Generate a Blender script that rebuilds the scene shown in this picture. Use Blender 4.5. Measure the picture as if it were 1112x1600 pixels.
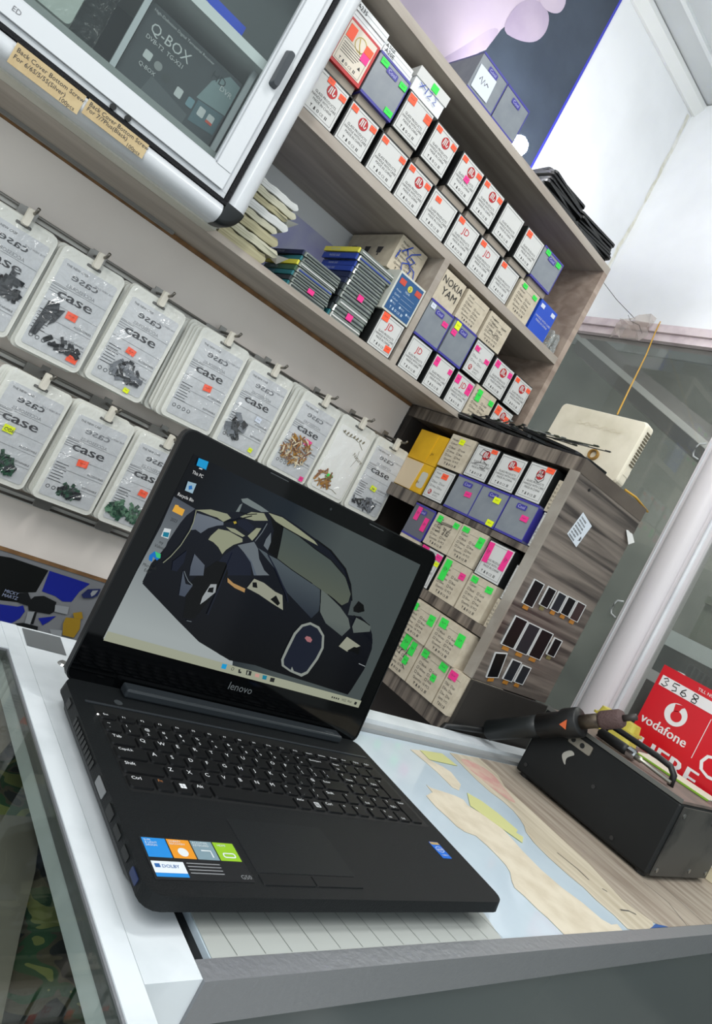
import bpy, bmesh, math, random
from mathutils import Matrix, Vector

# ------------------------------------------------------------------ reset
for o in list(bpy.data.objects):
    bpy.data.objects.remove(o, do_unlink=True)
SC = bpy.context.scene
COL = SC.collection
H = 1.25                       # camera height above the floor (m)

# ------------------------------------------------------------------ camera
FPX = 1054.84                  # focal length in pixels of the 1112 x 1600 frame
cd = bpy.data.cameras.new('camera')
cam = bpy.data.objects.new('camera', cd)
COL.objects.link(cam)
right = Vector((0.68445911, -0.55417566, 0.47371411))
down = Vector((0.38730241, -0.27410232, -0.88026403))
fwd = Vector((0.61766704, 0.78597535, 0.02702173))
m3 = Matrix((right, -down, -fwd)).transposed()
cam.matrix_world = Matrix.Translation((0, 0, H)) @ m3.to_4x4()
cd.sensor_fit = 'VERTICAL'
cd.sensor_height = 36.0
cd.lens = FPX * 36.0 / 1600.0
cd.shift_y = -59.0 / 1600.0
cd.clip_start = 0.01
SC.camera = cam

# ------------------------------------------------------------------ world, lights, exposure
EXPO = 0.2
w = bpy.data.worlds.new('world')
SC.world = w
w.use_nodes = True
w.node_tree.nodes['Background'].inputs[0].default_value = (0.86, 0.95, 1.0, 1)
w.node_tree.nodes['Background'].inputs[1].default_value = 0.90


def area(name, loc, target, sx, sy, power, col=(1, 1, 1)):
    l = bpy.data.lights.new(name, 'AREA')
    l.shape = 'RECTANGLE'
    l.size = sx
    l.size_y = sy
    l.energy = power
    l.color = col
    o = bpy.data.objects.new(name, l)
    COL.objects.link(o)
    o.location = loc
    o.rotation_euler = (Vector(target) - Vector(loc)).to_track_quat('-Z', 'Y').to_euler()
    return o


area('ceiling_tube_light', (0.75, 0.25, H + 1.46), (0.8, 0.35, 0.8), 0.9, 0.08, 9, (1.0, 0.99, 0.97))
area('ceiling_tube_light', (-0.85, -0.55, H + 1.46), (0.2, 0.2, H + 0.2), 0.14, 1.1, 26, (1.0, 0.99, 0.965))
area('passage_fill_light', (2.45, 0.9, H + 1.46), (2.6, 0.9, H), 0.9, 0.12, 34, (1.0, 1.0, 0.98))  # added fill that brightens the passage behind the glass
SC.view_settings.view_transform = 'Standard'
SC.view_settings.look = 'None'
SC.view_settings.exposure = EXPO
SC.view_settings.gamma = 1.0
SC.view_settings.use_curve_mapping = False

# ------------------------------------------------------------------ helpers: materials


def lin(c):
    c = c / 255.0
    return c / 12.92 if c <= 0.04045 else ((c + 0.055) / 1.055) ** 2.4


def rgb(c):
    return (lin(c[0]), lin(c[1]), lin(c[2]), 1)


MATS = {}


def mat(name, c, rough=0.5, metal=0.0, spec=0.5, coat=0.0, noise=None, bump=None, wood=None):
    """noise=(scale, colour2, lo, hi), bump=(scale, strength), wood=(scale xyz, colour2)"""
    if name in MATS:
        return MATS[name]
    m = bpy.data.materials.new(name)
    m.use_nodes = True
    nt = m.node_tree
    b = nt.nodes['Principled BSDF']
    b.inputs['Base Color'].default_value = rgb(c)
    b.inputs['Roughness'].default_value = rough
    b.inputs['Metallic'].default_value = metal
    b.inputs['Specular IOR Level'].default_value = spec
    b.inputs['Coat Weight'].default_value = coat
    b.inputs['Coat Roughness'].default_value = 0.05
    tc = None
    if noise or bump or wood:
        tc = nt.nodes.new('ShaderNodeTexCoord')
    if noise or wood:
        t = nt.nodes.new('ShaderNodeTexNoise')
        r = nt.nodes.new('ShaderNodeValToRGB')
        if wood:
            mp = nt.nodes.new('ShaderNodeMapping')
            mp.inputs['Scale'].default_value = wood[0]
            nt.links.new(tc.outputs['Object'], mp.inputs[0])
            nt.links.new(mp.outputs[0], t.inputs['Vector'])
            t.inputs['Scale'].default_value = 1.0
            t.inputs['Detail'].default_value = 5
            t.inputs['Distortion'].default_value = 0.6
            lo, hi, c2 = 0.35, 0.66, wood[1]
        else:
            nt.links.new(tc.outputs['Object'], t.inputs['Vector'])
            t.inputs['Scale'].default_value = noise[0]
            t.inputs['Detail'].default_value = 6
            lo, hi, c2 = noise[2], noise[3], noise[1]
        r.color_ramp.elements[0].position = lo
        r.color_ramp.elements[1].position = hi
        r.color_ramp.elements[0].color = rgb(c2)
        r.color_ramp.elements[1].color = rgb(c)
        nt.links.new(t.outputs['Fac'], r.inputs[0])
        nt.links.new(r.outputs[0], b.inputs['Base Color'])
    if bump:
        t2 = nt.nodes.new('ShaderNodeTexNoise')
        t2.inputs['Scale'].default_value = bump[0]
        t2.inputs['Detail'].default_value = 4
        nt.links.new(tc.outputs['Object'], t2.inputs['Vector'])
        bp = nt.nodes.new('ShaderNodeBump')
        bp.inputs['Strength'].default_value = bump[1]
        bp.inputs['Distance'].default_value = 0.003
        nt.links.new(t2.outputs['Fac'], bp.inputs['Height'])
        nt.links.new(bp.outputs[0], b.inputs['Normal'])
    MATS[name] = m
    return m


def glow(name, c, strength=1.0, rough=0.10, spec=0.12):
    """a lit display pixel area or a lamp: emits its own colour, still glossy"""
    if name in MATS:
        return MATS[name]
    m = mat(name, (2, 2, 2), rough=rough, spec=spec)
    b = m.node_tree.nodes['Principled BSDF']
    b.inputs['Emission Color'].default_value = rgb(c)
    b.inputs['Emission Strength'].default_value = strength
    return m


def glowgrad(name, c1, c2, axis, lo, hi, strength=1.0):
    """lit display area whose picture runs from one colour to another (axis 0 = across, 2 = up the screen)"""
    if name in MATS:
        return MATS[name]
    m = glow(name, c1, strength)
    nt = m.node_tree
    tc = nt.nodes.new('ShaderNodeTexCoord')
    sp = nt.nodes.new('ShaderNodeSeparateXYZ')
    mr = nt.nodes.new('ShaderNodeMapRange')
    mr.inputs[1].default_value = lo
    mr.inputs[2].default_value = hi
    rp = nt.nodes.new('ShaderNodeValToRGB')
    rp.color_ramp.elements[0].color = rgb(c1)
    rp.color_ramp.elements[1].color = rgb(c2)
    nt.links.new(tc.outputs['Object'], sp.inputs[0])
    nt.links.new(sp.outputs[axis], mr.inputs[0])
    nt.links.new(mr.outputs[0], rp.inputs[0])
    nt.links.new(rp.outputs[0], nt.nodes['Principled BSDF'].inputs['Emission Color'])
    return m


def clear(name, tint, refl=1.0, rough=0.03, bump=None, haze=0.0, hazecol=(220, 225, 225)):
    """thin clear sheet: tinted see-through, fresnel gloss, optional milky haze"""
    if name in MATS:
        return MATS[name]
    m = bpy.data.materials.new(name)
    m.use_nodes = True
    nt = m.node_tree
    for n in list(nt.nodes):
        if n.type != 'OUTPUT_MATERIAL':
            nt.nodes.remove(n)
    out = [n for n in nt.nodes if n.type == 'OUTPUT_MATERIAL'][0]
    tr = nt.nodes.new('ShaderNodeBsdfTransparent')
    tr.inputs[0].default_value = rgb(tint)
    gl = nt.nodes.new('ShaderNodeBsdfGlossy')
    gl.inputs['Roughness'].default_value = rough
    fr = nt.nodes.new('ShaderNodeFresnel')
    ge = nt.nodes.new('ShaderNodeNewGeometry')
    io = nt.nodes.new('ShaderNodeMath')          # same reflectance on both faces of the sheet
    io.operation = 'MULTIPLY_ADD'
    io.inputs[1].default_value = 1 / 1.45 - 1.45
    io.inputs[2].default_value = 1.45
    nt.links.new(ge.outputs['Backfacing'], io.inputs[0])
    nt.links.new(io.outputs[0], fr.inputs['IOR'])
    mu = nt.nodes.new('ShaderNodeMath')
    mu.operation = 'MULTIPLY'
    mu.inputs[1].default_value = refl
    mu.use_clamp = True
    nt.links.new(fr.outputs[0], mu.inputs[0])
    mx = nt.nodes.new('ShaderNodeMixShader')
    nt.links.new(mu.outputs[0], mx.inputs[0])
    base = tr
    if haze:
        df = nt.nodes.new('ShaderNodeBsdfDiffuse')
        df.inputs[0].default_value = rgb(hazecol)
        hx = nt.nodes.new('ShaderNodeMixShader')
        hx.inputs[0].default_value = haze
        nt.links.new(tr.outputs[0], hx.inputs[1])
        nt.links.new(df.outputs[0], hx.inputs[2])
        base = hx
    nt.links.new(base.outputs[0], mx.inputs[1])
    nt.links.new(gl.outputs[0], mx.inputs[2])
    nt.links.new(mx.outputs[0], out.inputs[0])
    if bump:
        tc = nt.nodes.new('ShaderNodeTexCoord')
        t2 = nt.nodes.new('ShaderNodeTexNoise')
        t2.inputs['Scale'].default_value = bump[0]
        t2.inputs['Detail'].default_value = 3
        t2.inputs['Distortion'].default_value = 0.8
        nt.links.new(tc.outputs['Object'], t2.inputs['Vector'])
        bp = nt.nodes.new('ShaderNodeBump')
        bp.inputs['Strength'].default_value = bump[1]
        bp.inputs['Distance'].default_value = 0.025
        nt.links.new(t2.outputs['Fac'], bp.inputs['Height'])
        nt.links.new(bp.outputs[0], gl.inputs['Normal'])
    MATS[name] = m
    return m


# ------------------------------------------------------------------ helpers: geometry
def rr(x0, y0, x1, y1, r, n=4):
    """rounded rectangle outline, counter-clockwise"""
    p = []
    for cx, cy, a0 in ((x1 - r, y0 + r, -90), (x1 - r, y1 - r, 0), (x0 + r, y1 - r, 90), (x0 + r, y0 + r, 180)):
        for i in range(n + 1):
            a = math.radians(a0 + 90.0 * i / n)
            p.append((cx + r * math.cos(a), cy + r * math.sin(a)))
    return p


def circ(cx, cy, r, n=16, ry=None):
    ry = r if ry is None else ry
    return [(cx + r * math.cos(2 * math.pi * i / n), cy + ry * math.sin(2 * math.pi * i / n)) for i in range(n)]


XY = Matrix(((1, 0, 0, 0), (0, 1, 0, 0), (0, 0, 1, 0), (0, 0, 0, 1)))      # (u,v,w) -> x,y,z
XZ = Matrix(((1, 0, 0, 0), (0, 0, -1, 0), (0, 1, 0, 0), (0, 0, 0, 1)))     # (u,v,w) -> x,-w,z : faces -Y
YZ = Matrix(((0, 0, -1, 0), (-1, 0, 0, 0), (0, 1, 0, 0), (0, 0, 0, 1)))    # (u,v,w) -> -w,-u,z : faces -X


def T(x, y, z):
    return Matrix.Translation((x, y, z))


class MB:
    def __init__(self):
        self.v = []
        self.f = []

    def raw(self, vs, fs, mx=None):
        k = len(self.v)
        for p in vs:
            p = Vector(p)
            self.v.append(tuple(mx @ p) if mx else tuple(p))
        self.f += [tuple(i + k for i in q) for q in fs]
        return self

    def box(self, x0, x1, y0, y1, z0, z1, mx=None):
        vs = [(x0, y0, z0), (x1, y0, z0), (x1, y1, z0), (x0, y1, z0), (x0, y0, z1), (x1, y0, z1), (x1, y1, z1), (x0, y1, z1)]
        fs = [(0, 3, 2, 1), (4, 5, 6, 7), (0, 1, 5, 4), (1, 2, 6, 5), (2, 3, 7, 6), (3, 0, 4, 7)]
        return self.raw(vs, fs, mx)

    def flat(self, pts, w=0.0, mx=None):
        return self.raw([(p[0], p[1], w) for p in pts], [tuple(range(len(pts)))], mx)

    def prism(self, pts, w0, w1, mx=None, inset=0.0):
        n = len(pts)
        if inset:
            cx = sum(p[0] for p in pts) / n
            cy = sum(p[1] for p in pts) / n
            top = [(p[0] - inset * math.copysign(1, p[0] - cx), p[1] - inset * math.copysign(1, p[1] - cy)) for p in pts]
        else:
            top = pts
        vs = [(p[0], p[1], w0) for p in pts] + [(p[0], p[1], w1) for p in top]
        fs = [tuple(range(n - 1, -1, -1)), tuple(range(n, 2 * n))]
        for i in range(n):
            j = (i + 1) % n
            fs.append((i, j, n + j, n + i))
        return self.raw(vs, fs, mx)

    def ring(self, outer, inner, w0, w1, mx=None):
        """frame between two outlines with the same point count"""
        n = len(outer)
        vs = [(p[0], p[1], w0) for p in outer] + [(p[0], p[1], w0) for p in inner] + \
             [(p[0], p[1], w1) for p in outer] + [(p[0], p[1], w1) for p in inner]
        fs = []
        for i in range(n):
            j = (i + 1) % n
            fs += [(i, n + i, n + j, j), (2 * n + i, 2 * n + j, 3 * n + j, 3 * n + i),
                   (i, j, 2 * n + j, 2 * n + i), (n + j, n + i, 3 * n + i, 3 * n + j)]
        return self.raw(vs, fs, mx)

    def tube(self, path, r, n=10, mx=None, cap=True):
        P = [Vector(p) for p in path]
        rad = r if isinstance(r, (list, tuple)) else [r] * len(P)
        vs, fs = [], []
        up = Vector((0, 0, 1))
        for i, p in enumerate(P):
            d = (P[min(i + 1, len(P) - 1)] - P[max(i - 1, 0)])
            if d.length < 1e-9:
                d = (P[-1] - P[0])
            d.normalize()
            a = d.cross(up)
            if a.length < 0.05:
                a = d.cross(Vector((1, 0, 0)))
            a.normalize()
            b = a.cross(d).normalized()
            for k in range(n):
                t = 2 * math.pi * k / n
                vs.append(tuple(p + (a * math.cos(t) + b * math.sin(t)) * rad[i]))
        for i in range(len(P) - 1):
            for k in range(n):
                k2 = (k + 1) % n
                fs.append((i * n + k, i * n + k2, (i + 1) * n + k2, (i + 1) * n + k))
        if cap:
            fs.append(tuple(range(n - 1, -1, -1)))
            fs.append(tuple(range((len(P) - 1) * n, len(P) * n)))
        return self.raw(vs, fs, mx)

    def ribbon(self, pts, wid, w=0.0, mx=None):
        """flat pen stroke in the (u,v) plane"""
        vs, fs = [], []
        n = len(pts)
        for i in range(n):
            a = Vector(pts[max(i - 1, 0)])
            b = Vector(pts[min(i + 1, n - 1)])
            d = b - a
            if d.length < 1e-9:
                d = Vector((1, 0))
            d.normalize()
            q = Vector((-d.y, d.x)) * wid * 0.5
            p = Vector(pts[i])
            vs += [(p.x + q.x, p.y + q.y, w), (p.x - q.x, p.y - q.y, w)]
        for i in range(n - 1):
            fs.append((2 * i, 2 * i + 1, 2 * i + 3, 2 * i + 2))
        return self.raw(vs, fs, mx)

    def text(self, s, u, v, size, mx=None, w=0.0, align='L', sx=1.0, rot=0.0, flip=False):
        vs, fs, wd = glyphs(s)
        k = size
        off = {'L': 0, 'C': -wd * k * sx / 2, 'R': -wd * k * sx}[align]
        ca, sa = math.cos(rot), math.sin(rot)
        out = []
        for x, y in vs:
            a, b = x * k * sx + off, y * k
            if flip:
                a = -a
            out.append((u + a * ca - b * sa, v + a * sa + b * ca, w))
        if flip:
            fs = [tuple(reversed(q)) for q in fs]
        return self.raw(out, fs, mx)

    def mesh(self, name, m, smooth=False):
        me = bpy.data.meshes.new(name)
        me.from_pydata(self.v, [], self.f)
        me.update()
        if m:
            me.materials.append(m)
        if smooth:
            for p in me.polygons:
                p.use_smooth = True
        return me


GL = {}


def glyphs(s):
    if s in GL:
        return GL[s]
    cu = bpy.data.curves.new('lettering', 'FONT')
    cu.body = s
    cu.size = 1.0
    cu.resolution_u = 2
    ob = bpy.data.objects.new('lettering', cu)
    COL.objects.link(ob)
    dg = bpy.context.evaluated_depsgraph_get()
    ev = ob.evaluated_get(dg)
    me = ev.to_mesh()
    vs = [(v.co.x, v.co.y) for v in me.vertices]
    fs = [tuple(p.vertices) for p in me.polygons]
    ev.to_mesh_clear()
    bpy.data.objects.remove(ob, do_unlink=True)
    bpy.data.curves.remove(cu)
    wd = max((v[0] for v in vs), default=0.0)
    GL[s] = (vs, fs, wd)
    return GL[s]


# ------------------------------------------------------------------ helpers: objects
def link(name, data, parent=None, loc=(0, 0, 0), rot=(0, 0, 0), scale=(1, 1, 1), label=None):
    o = bpy.data.objects.new(name, data)
    COL.objects.link(o)
    o.parent = parent
    o.location = loc
    o.rotation_euler = rot
    o.scale = scale
    if label:
        o['label'] = label
    return o


def thing(name, label, cat, loc=(0, 0, 0), rotz=0.0, group=None, rot=None, scale=(1, 1, 1)):
    o = link(name, None, None, loc, rot or (0, 0, rotz), scale)
    o.empty_display_size = 0.02
    return tag(o, label, cat, group)


def tag(o, label, cat, group=None):
    o['label'] = label
    o['category'] = cat
    if group:
        o['group'] = group
    return o


def part(name, mb, m, parent, smooth=False, label=None, bevel=0.0, **kw):
    o = link(name, mb.mesh(name, m, smooth), parent, label=label, **kw)
    if bevel:
        bv = o.modifiers.new('bevel', 'BEVEL')
        bv.width = bevel
        bv.segments = 2
        bv.limit_method = 'ANGLE'
    return o


def struct(name, mb=None, m=None, loc=(0, 0, 0)):
    o = link(name, mb.mesh(name, m) if mb else None, None, loc)
    o['kind'] = 'structure'
    return o


RND = random.Random(7)
# common materials
WHITE_AL = mat('white_aluminium', (208, 211, 214), 0.32, noise=(9, (194, 197, 201), 0.3, 0.6))
PAPERW = mat('white_print_card', (208, 208, 205), 0.55)
INK = mat('dark_ink', (62, 60, 60), 0.7)
INKBLACK = mat('black_ink', (18, 18, 20), 0.6)
REDINK = mat('red_ink', (176, 28, 34), 0.55)
BLACKPL = mat('black_plastic', (16, 17, 18), 0.45)
BLACKBOX = mat('black_card', (26, 28, 28), 0.5)
CREAM = mat('cream_carton', (203, 192, 171), 0.75, noise=(60, (190, 178, 157), 0.35, 0.6))
METAL = mat('grey_metal', (150, 150, 148), 0.3, metal=0.9)
STICK = {'o': mat('orange_sticker', (255, 92, 54), 0.55), 'p': mat('pink_sticker', (240, 50, 140), 0.55),
         'g': mat('green_sticker', (50, 225, 80), 0.55), 'y': mat('yellow_sticker', (232, 246, 20), 0.55),
         'w': mat('pale_sticker', (215, 222, 235), 0.55)}
SNAME = {'o': 'orange', 'p': 'pink', 'g': 'green', 'y': 'yellow', 'w': 'white'}
# ================================================================== the room
WALLP = mat('white_plaster', (236, 238, 240), 0.75, noise=(2.2, (216, 218, 220), 0.28, 0.55), bump=(40, 0.12))
CEIL = mat('grey_ceiling_board', (196, 200, 200), 0.8, noise=(3, (182, 187, 188), 0.3, 0.6))
FLOORM = mat('pale_floor_tile', (206, 203, 196), 0.5, noise=(6, (190, 187, 180), 0.3, 0.65))

struct('floor', MB().box(-2.5, 4.2, -2.5, 3.2, -0.05, 0.0), FLOORM)
# white wall behind the shelf, and the stub of wall above the glass partition
struct('wall_back', MB().box(-1.6, 1.525, 1.33, 1.43, 0.0, H + 1.507), WALLP)
struct('wall_right', MB().box(1.525, 1.62, -1.4, 1.43, H + 0.779, H + 1.507), WALLP)
ceil = struct('ceiling', MB().box(-1.6, 4.2, -0.2, 3.2, H + 1.512, H + 1.56), CEIL)
# ceiling boards with a raised joint strip
for i, y0 in enumerate((0.62, 0.92, 1.222)):
    part('joint_strip', MB().box(-1.6, 1.525, y0 - 0.006, y0 + 0.006, H + 1.503, H + 1.512), mat('joint_white', (214, 218, 218), 0.6), ceil)
struct('trim_1', MB().prism([(1.33, H + 1.507), (1.33, H + 1.478), (1.318, H + 1.474), (1.298, H + 1.494), (1.296, H + 1.507)], -1.6, 1.525,
                            Matrix(((0, 0, 1, 0), (1, 0, 0, 0), (0, 1, 0, 0), (0, 0, 0, 1)))), mat('cornice_white', (222, 224, 222), 0.6))
# damp line running down the plaster beside the corner
CRK = mat('cracked_plaster', (205, 203, 188), 0.85, noise=(30, (228, 228, 222), 0.4, 0.6))
pts = []
rr_ = random.Random(3)
z = 1.47
while z > 0.72:
    pts.append((1.515 - 0.006 * math.sin(z * 9) + rr_.uniform(-.004, .004), H + z))
    z -= 0.03
part('plaster_crack', MB().ribbon(pts, 0.014, 0.0008, T(0, 1.33, 0) @ XZ), CRK, bpy.data.objects['wall_back'])

# ------------------------------------------------------------------ glass partition with the white aluminium pillar
win = struct('window_1')
PINKW = mat('dusty_white_frame', (214, 200, 202), 0.6, noise=(25, (196, 180, 184), 0.35, 0.6))
PANE = clear('partition_glass', (224, 226, 223), 1.2, 0.02, haze=0.10, hazecol=(176, 177, 172))
part('head_rail', MB().box(1.50, 1.56, -1.2, 1.33, H + 0.757, H + 0.779), PINKW, win)
part('head_rail', MB().box(1.508, 1.555, -1.2, 1.33, H + 0.735, H + 0.7565), PINKW, win)
part('pane', MB().box(1.526, 1.531, 0.79, 1.33, 0.1, H + 0.735), PANE, win)
part('pane', MB().box(1.526, 1.531, -1.2, 0.71, 0.1, H + 0.735), PANE, win)
prof = [(0.806, 1.515), (0.79, 1.515), (0.788, 1.512)]
for i in range(25):
    a = math.pi * i / 24
    prof.append((0.757 + 0.031 * math.cos(a), 1.512 - 0.022 * math.sin(a)))
prof += [(0.724, 1.515), (0.700, 1.515), (0.700, 1.55), (0.806, 1.55)]
part('pillar', MB().prism(prof, 0.1, H + 0.735, Matrix(((0, 1, 0, 0), (1, 0, 0, 0), (0, 0, 1, 0), (0, 0, 0, 1)))), mat('pillar_white', (218, 213, 215), 0.38), win)
part('glazing_bead', MB().tube([(1.513, 0.713, 0.1), (1.513, 0.713, H + 0.735)], 0.005, 8), WHITE_AL, win, smooth=True)
part('glazing_bead', MB().tube([(1.514, 0.799, 0.1), (1.514, 0.799, H + 0.735)], 0.003, 8), WHITE_AL, win, smooth=True)
for zz in (0.455, 0.035):
    part('sash_catch', MB().tube([(1.518, 0.812, H + zz), (1.518, 0.826, H + zz + .004), (1.518, 0.83, H + zz + .012), (1.518, 0.83, H + zz + .03),
                                  (1.518, 0.826, H + zz + .038), (1.518, 0.812, H + zz + .042)], 0.0022, 6), mat('clear_grey', (190, 194, 194), 0.2), win, smooth=True)

# the neighbouring passage seen through the glass
NB = mat('passage_grey_wall', (142, 144, 138), 0.8, noise=(2.5, (104, 108, 104), 0.3, 0.62))
struct('wall_passage', MB().box(3.3, 3.4, -2.5, 3.2, 0, H + 1.507), NB)
bm_ = MB().prism([(2.24, 1.30), (2.24, 1.16), (1.25, 0.71), (1.25, 0.86)], 0, 0.16, T(2.6, 0, H) @ Matrix(((0, 0, 1, 0), (1, 0, 0, 0), (0, 1, 0, 0), (0, 0, 0, 1))))
rb = tag(part('reflection_beam', bm_, mat('grey_reflection', (112, 110, 110), 0.6, noise=(4, (94, 94, 95), 0.3, 0.6)), None), 'grey sloping beam standing in for a reflection in the glass above the router', 'beam')  # invented beam, stands in for slanting reflections in the glass
part('reflection_flange', MB().prism([(2.24, 1.245), (2.24, 1.215), (1.25, 0.765), (1.25, 0.795)], 0, 0.03, T(2.57, 0, H) @ Matrix(((0, 0, 1, 0), (1, 0, 0, 0), (0, 1, 0, 0), (0, 0, 0, 1)))), mat('pale_reflection', (196, 194, 192), 0.5), rb)
cb = thing('passage_counter', 'far counter with white edge bar seen through the right pane', 'counter', (2.6, 0, 0))
part('edge_bar', MB().box(0, 0.06, 0.2, 1.30, H + 0.055, H + 0.115), mat('bar_white', (205, 212, 212), 0.5), cb)
part('base_panel', MB().box(0.01, 0.5, 0.2, 1.28, 0.0, H + 0.055), mat('dark_teal_panel', (58, 68, 68), 0.5), cb)
BOXC = [(102, 108, 98), (134, 130, 118), (88, 96, 78), (120, 124, 126)]
for i, (y0, y1, z0, z1) in enumerate(((1.02, 1.16, 0.115, 0.30), (0.80, 0.99, 0.115, 0.42), (0.62, 0.78, 0.115, 0.26), (0.40, 0.59, 0.115, 0.36))):
    t_ = thing('storage_box', ('grey green', 'tall beige', 'dull green', 'pale grey')[i] + ' box standing on the far counter behind glass', 'box', (2.72, (y0 + y1) / 2, H + z0), group='boxes on the far counter')
    c_ = mat('far_box_%d' % i, BOXC[i], 0.7)
    part('carton', MB().box(0, 0.2, -(y1 - y0) / 2, (y1 - y0) / 2, 0, z1 - z0 - 0.03), c_, t_)
    part('lid', MB().box(-0.006, 0.206, -(y1 - y0) / 2 - 0.006, (y1 - y0) / 2 + 0.006, z1 - z0 - 0.03, z1 - z0), c_, t_)
pt = thing('door_post', 'white rounded post with dark slot just behind the glass beside red sign', 'post', (1.60, 0.66, 0.0))
part('post', MB().tube([(0, 0, 0), (0, 0, H - 0.02), (0, 0, H - 0.005)], [0.016, 0.016, 0.008], 14), WHITE_AL, pt, smooth=True)
part('slot_panel', MB().box(0.0, 0.012, 0.012, 0.085, 0, H - 0.055), BLACKPL, pt)
part('cross_piece', MB().box(-0.004, 0.014, 0.01, 0.088, H - 0.055, H - 0.03), WHITE_AL, pt)

# ================================================================== display board with rails behind the bags
BEIGE = mat('beige_board', (242, 233, 225), 0.6, noise=(3.5, (230, 220, 212), 0.32, 0.6))
EDGEB = mat('raw_board_edge', (140, 104, 66), 0.8, noise=(30, (110, 78, 48), 0.35, 0.6))
bd = thing('display_board', 'beige board on the wall carrying the rails of hanging bags', 'board', (0.3, 1.25, H - 0.383))
part('panel', MB().box(-1.2, 0.73, 0.0, 0.078, 0.007, 0.632), BEIGE, bd)
part('lower_edge', MB().box(-1.2, 0.73, -0.001, 0.078, 0.0, 0.0065), EDGEB, bd)
part('upper_edge', MB().box(-1.2, 0.73, -0.002, 0.078, 0.6325, 0.640), EDGEB, bd)

# banner below the board
bn = thing('wall_banner', 'blue and black printed banner with tool pictures below the beige board', 'banner', (0.0, 1.251, H))
part('sheet', MB().box(-0.9, 1.02, 0.0, 0.004, -0.95, -0.3835), mat('banner_grey', (126, 128, 132), 0.5), bn)
BAN = [
('black',[(0.2,-0.386),(0.363,-0.394),(0.382,-0.391),(0.452,-0.393),(0.451,-0.439),(0.425,-0.448),(0.432,-0.466),(0.401,-0.471),(0.2,-0.471)]),
('blue',[(0.454,-0.393),(0.535,-0.394),(0.524,-0.415),(0.52,-0.438),(0.504,-0.442),(0.487,-0.436),(0.46,-0.434)]),
('blue',[(0.3,-0.478),(0.404,-0.478),(0.434,-0.474),(0.442,-0.469),(0.45,-0.479),(0.448,-0.494),(0.439,-0.507),(0.419,-0.53),(0.3,-0.56)]),
('blue',[(0.478,-0.485),(0.507,-0.472),(0.499,-0.487),(0.492,-0.496)]),
('dark',[(0.452,-0.447),(0.467,-0.441),(0.494,-0.446),(0.499,-0.464),(0.494,-0.472),(0.455,-0.475),(0.446,-0.461)]),
('dark',[(0.423,-0.449),(0.438,-0.443),(0.45,-0.455),(0.449,-0.467),(0.432,-0.466)]),
('silver',[(0.455,-0.478),(0.466,-0.474),(0.47,-0.5),(0.46,-0.5)]),
('dark',[(0.466,-0.475),(0.47,-0.474),(0.475,-0.498),(0.47,-0.498)]),
('dark',[(0.444,-0.505),(0.457,-0.5),(0.485,-0.5),(0.488,-0.509),(0.451,-0.51)]),
('silver',[(0.494,-0.451),(0.52,-0.448),(0.524,-0.463),(0.499,-0.464)]),
('gold',[(0.524,-0.469),(0.552,-0.464),(0.56,-0.484),(0.558,-0.504),(0.535,-0.504),(0.525,-0.482)]),
('gold',[(0.532,-0.457),(0.547,-0.45),(0.556,-0.463),(0.539,-0.466)]),
('silver',[(0.507,-0.499),(0.53,-0.495),(0.534,-0.507),(0.514,-0.507)]),
('navy',[(0.529,-0.418),(0.535,-0.404),(0.558,-0.396),(0.559,-0.411),(0.552,-0.418),(0.536,-0.423)]),
('silver',[(0.544,-0.411),(0.545,-0.404),(0.555,-0.4),(0.553,-0.41),(0.549,-0.416)]),
('blue',[(0.60,-0.40),(0.9,-0.41),(0.88,-0.6),(0.64,-0.58)]),
]
BC = {'black': (14, 16, 16), 'blue': (26, 38, 142), 'dark': (24, 26, 28), 'silver': (150, 154, 158), 'gold': (160, 128, 40), 'navy': (36, 44, 90)}
for i, (k, p) in enumerate(BAN):
    part('print_' + k, MB().flat(p, 0.0006 + 0.0003 * i, XZ), mat('banner_' + k, BC[k], 0.45), bn)
part('print_lettering', MB().text('MICKY', 0.397, -0.452, 0.0085, XZ, 0.008).text('MARTZ', 0.397, -0.460, 0.0085, XZ, 0.008), mat('banner_letter', (150, 160, 190), 0.5), bn)

# ================================================================== wall shelf
TAUPE = mat('taupe_laminate', (178, 169, 158), 0.5, wood=((3.0, 26, 26), (152, 141, 130)))
TAUPE_IN = mat('taupe_laminate_face', (178, 160, 146), 0.55, wood=((3.0, 22, 40), (146, 128, 115)))
sh = thing('wall_shelf', 'taupe wood wall shelf full of phone part boxes', 'shelf', (0.75, 1.09, H + 0.25))


def S(x0, x1, y0, y1, z0, z1):
    return MB().box(x0 - 0.75, x1 - 0.75, y0 - 1.09, y1 - 1.09, z0 - 0.25, z1 - 0.25)


part('top_board', S(-0.6, 1.252, 1.09, 1.328, 0.763, 0.781), TAUPE, sh)
part('middle_board', S(-0.6, 1.234, 1.09, 1.328, 0.505, 0.523), TAUPE, sh)
part('bottom_board', S(-0.6, 1.252, 1.09, 1.328, 0.2575, 0.2695), TAUPE, sh)
part('side_panel', S(1.234, 1.252, 1.09, 1.328, 0.2695, 0.763), TAUPE_IN, sh)
part('divider', S(0.796, 0.812, 1.09, 1.328, 0.2695, 0.505), TAUPE, sh)
LILAC = mat('lilac_back_sheet', (176, 176, 226), 0.3, noise=(14, (200, 202, 232), 0.35, 0.62), bump=(9, 0.3))
part('back_sheet', S(-0.6, 0.796, 1.322, 1.328, 0.2695, 0.455), LILAC, sh)
part('back_panel', S(0.812, 1.234, 1.322, 1.328, 0.2695, 0.505), TAUPE_IN, sh)
part('back_panel', S(-0.6, 1.234, 1.322, 1.328, 0.523, 0.763), TAUPE_IN, sh)

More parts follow.
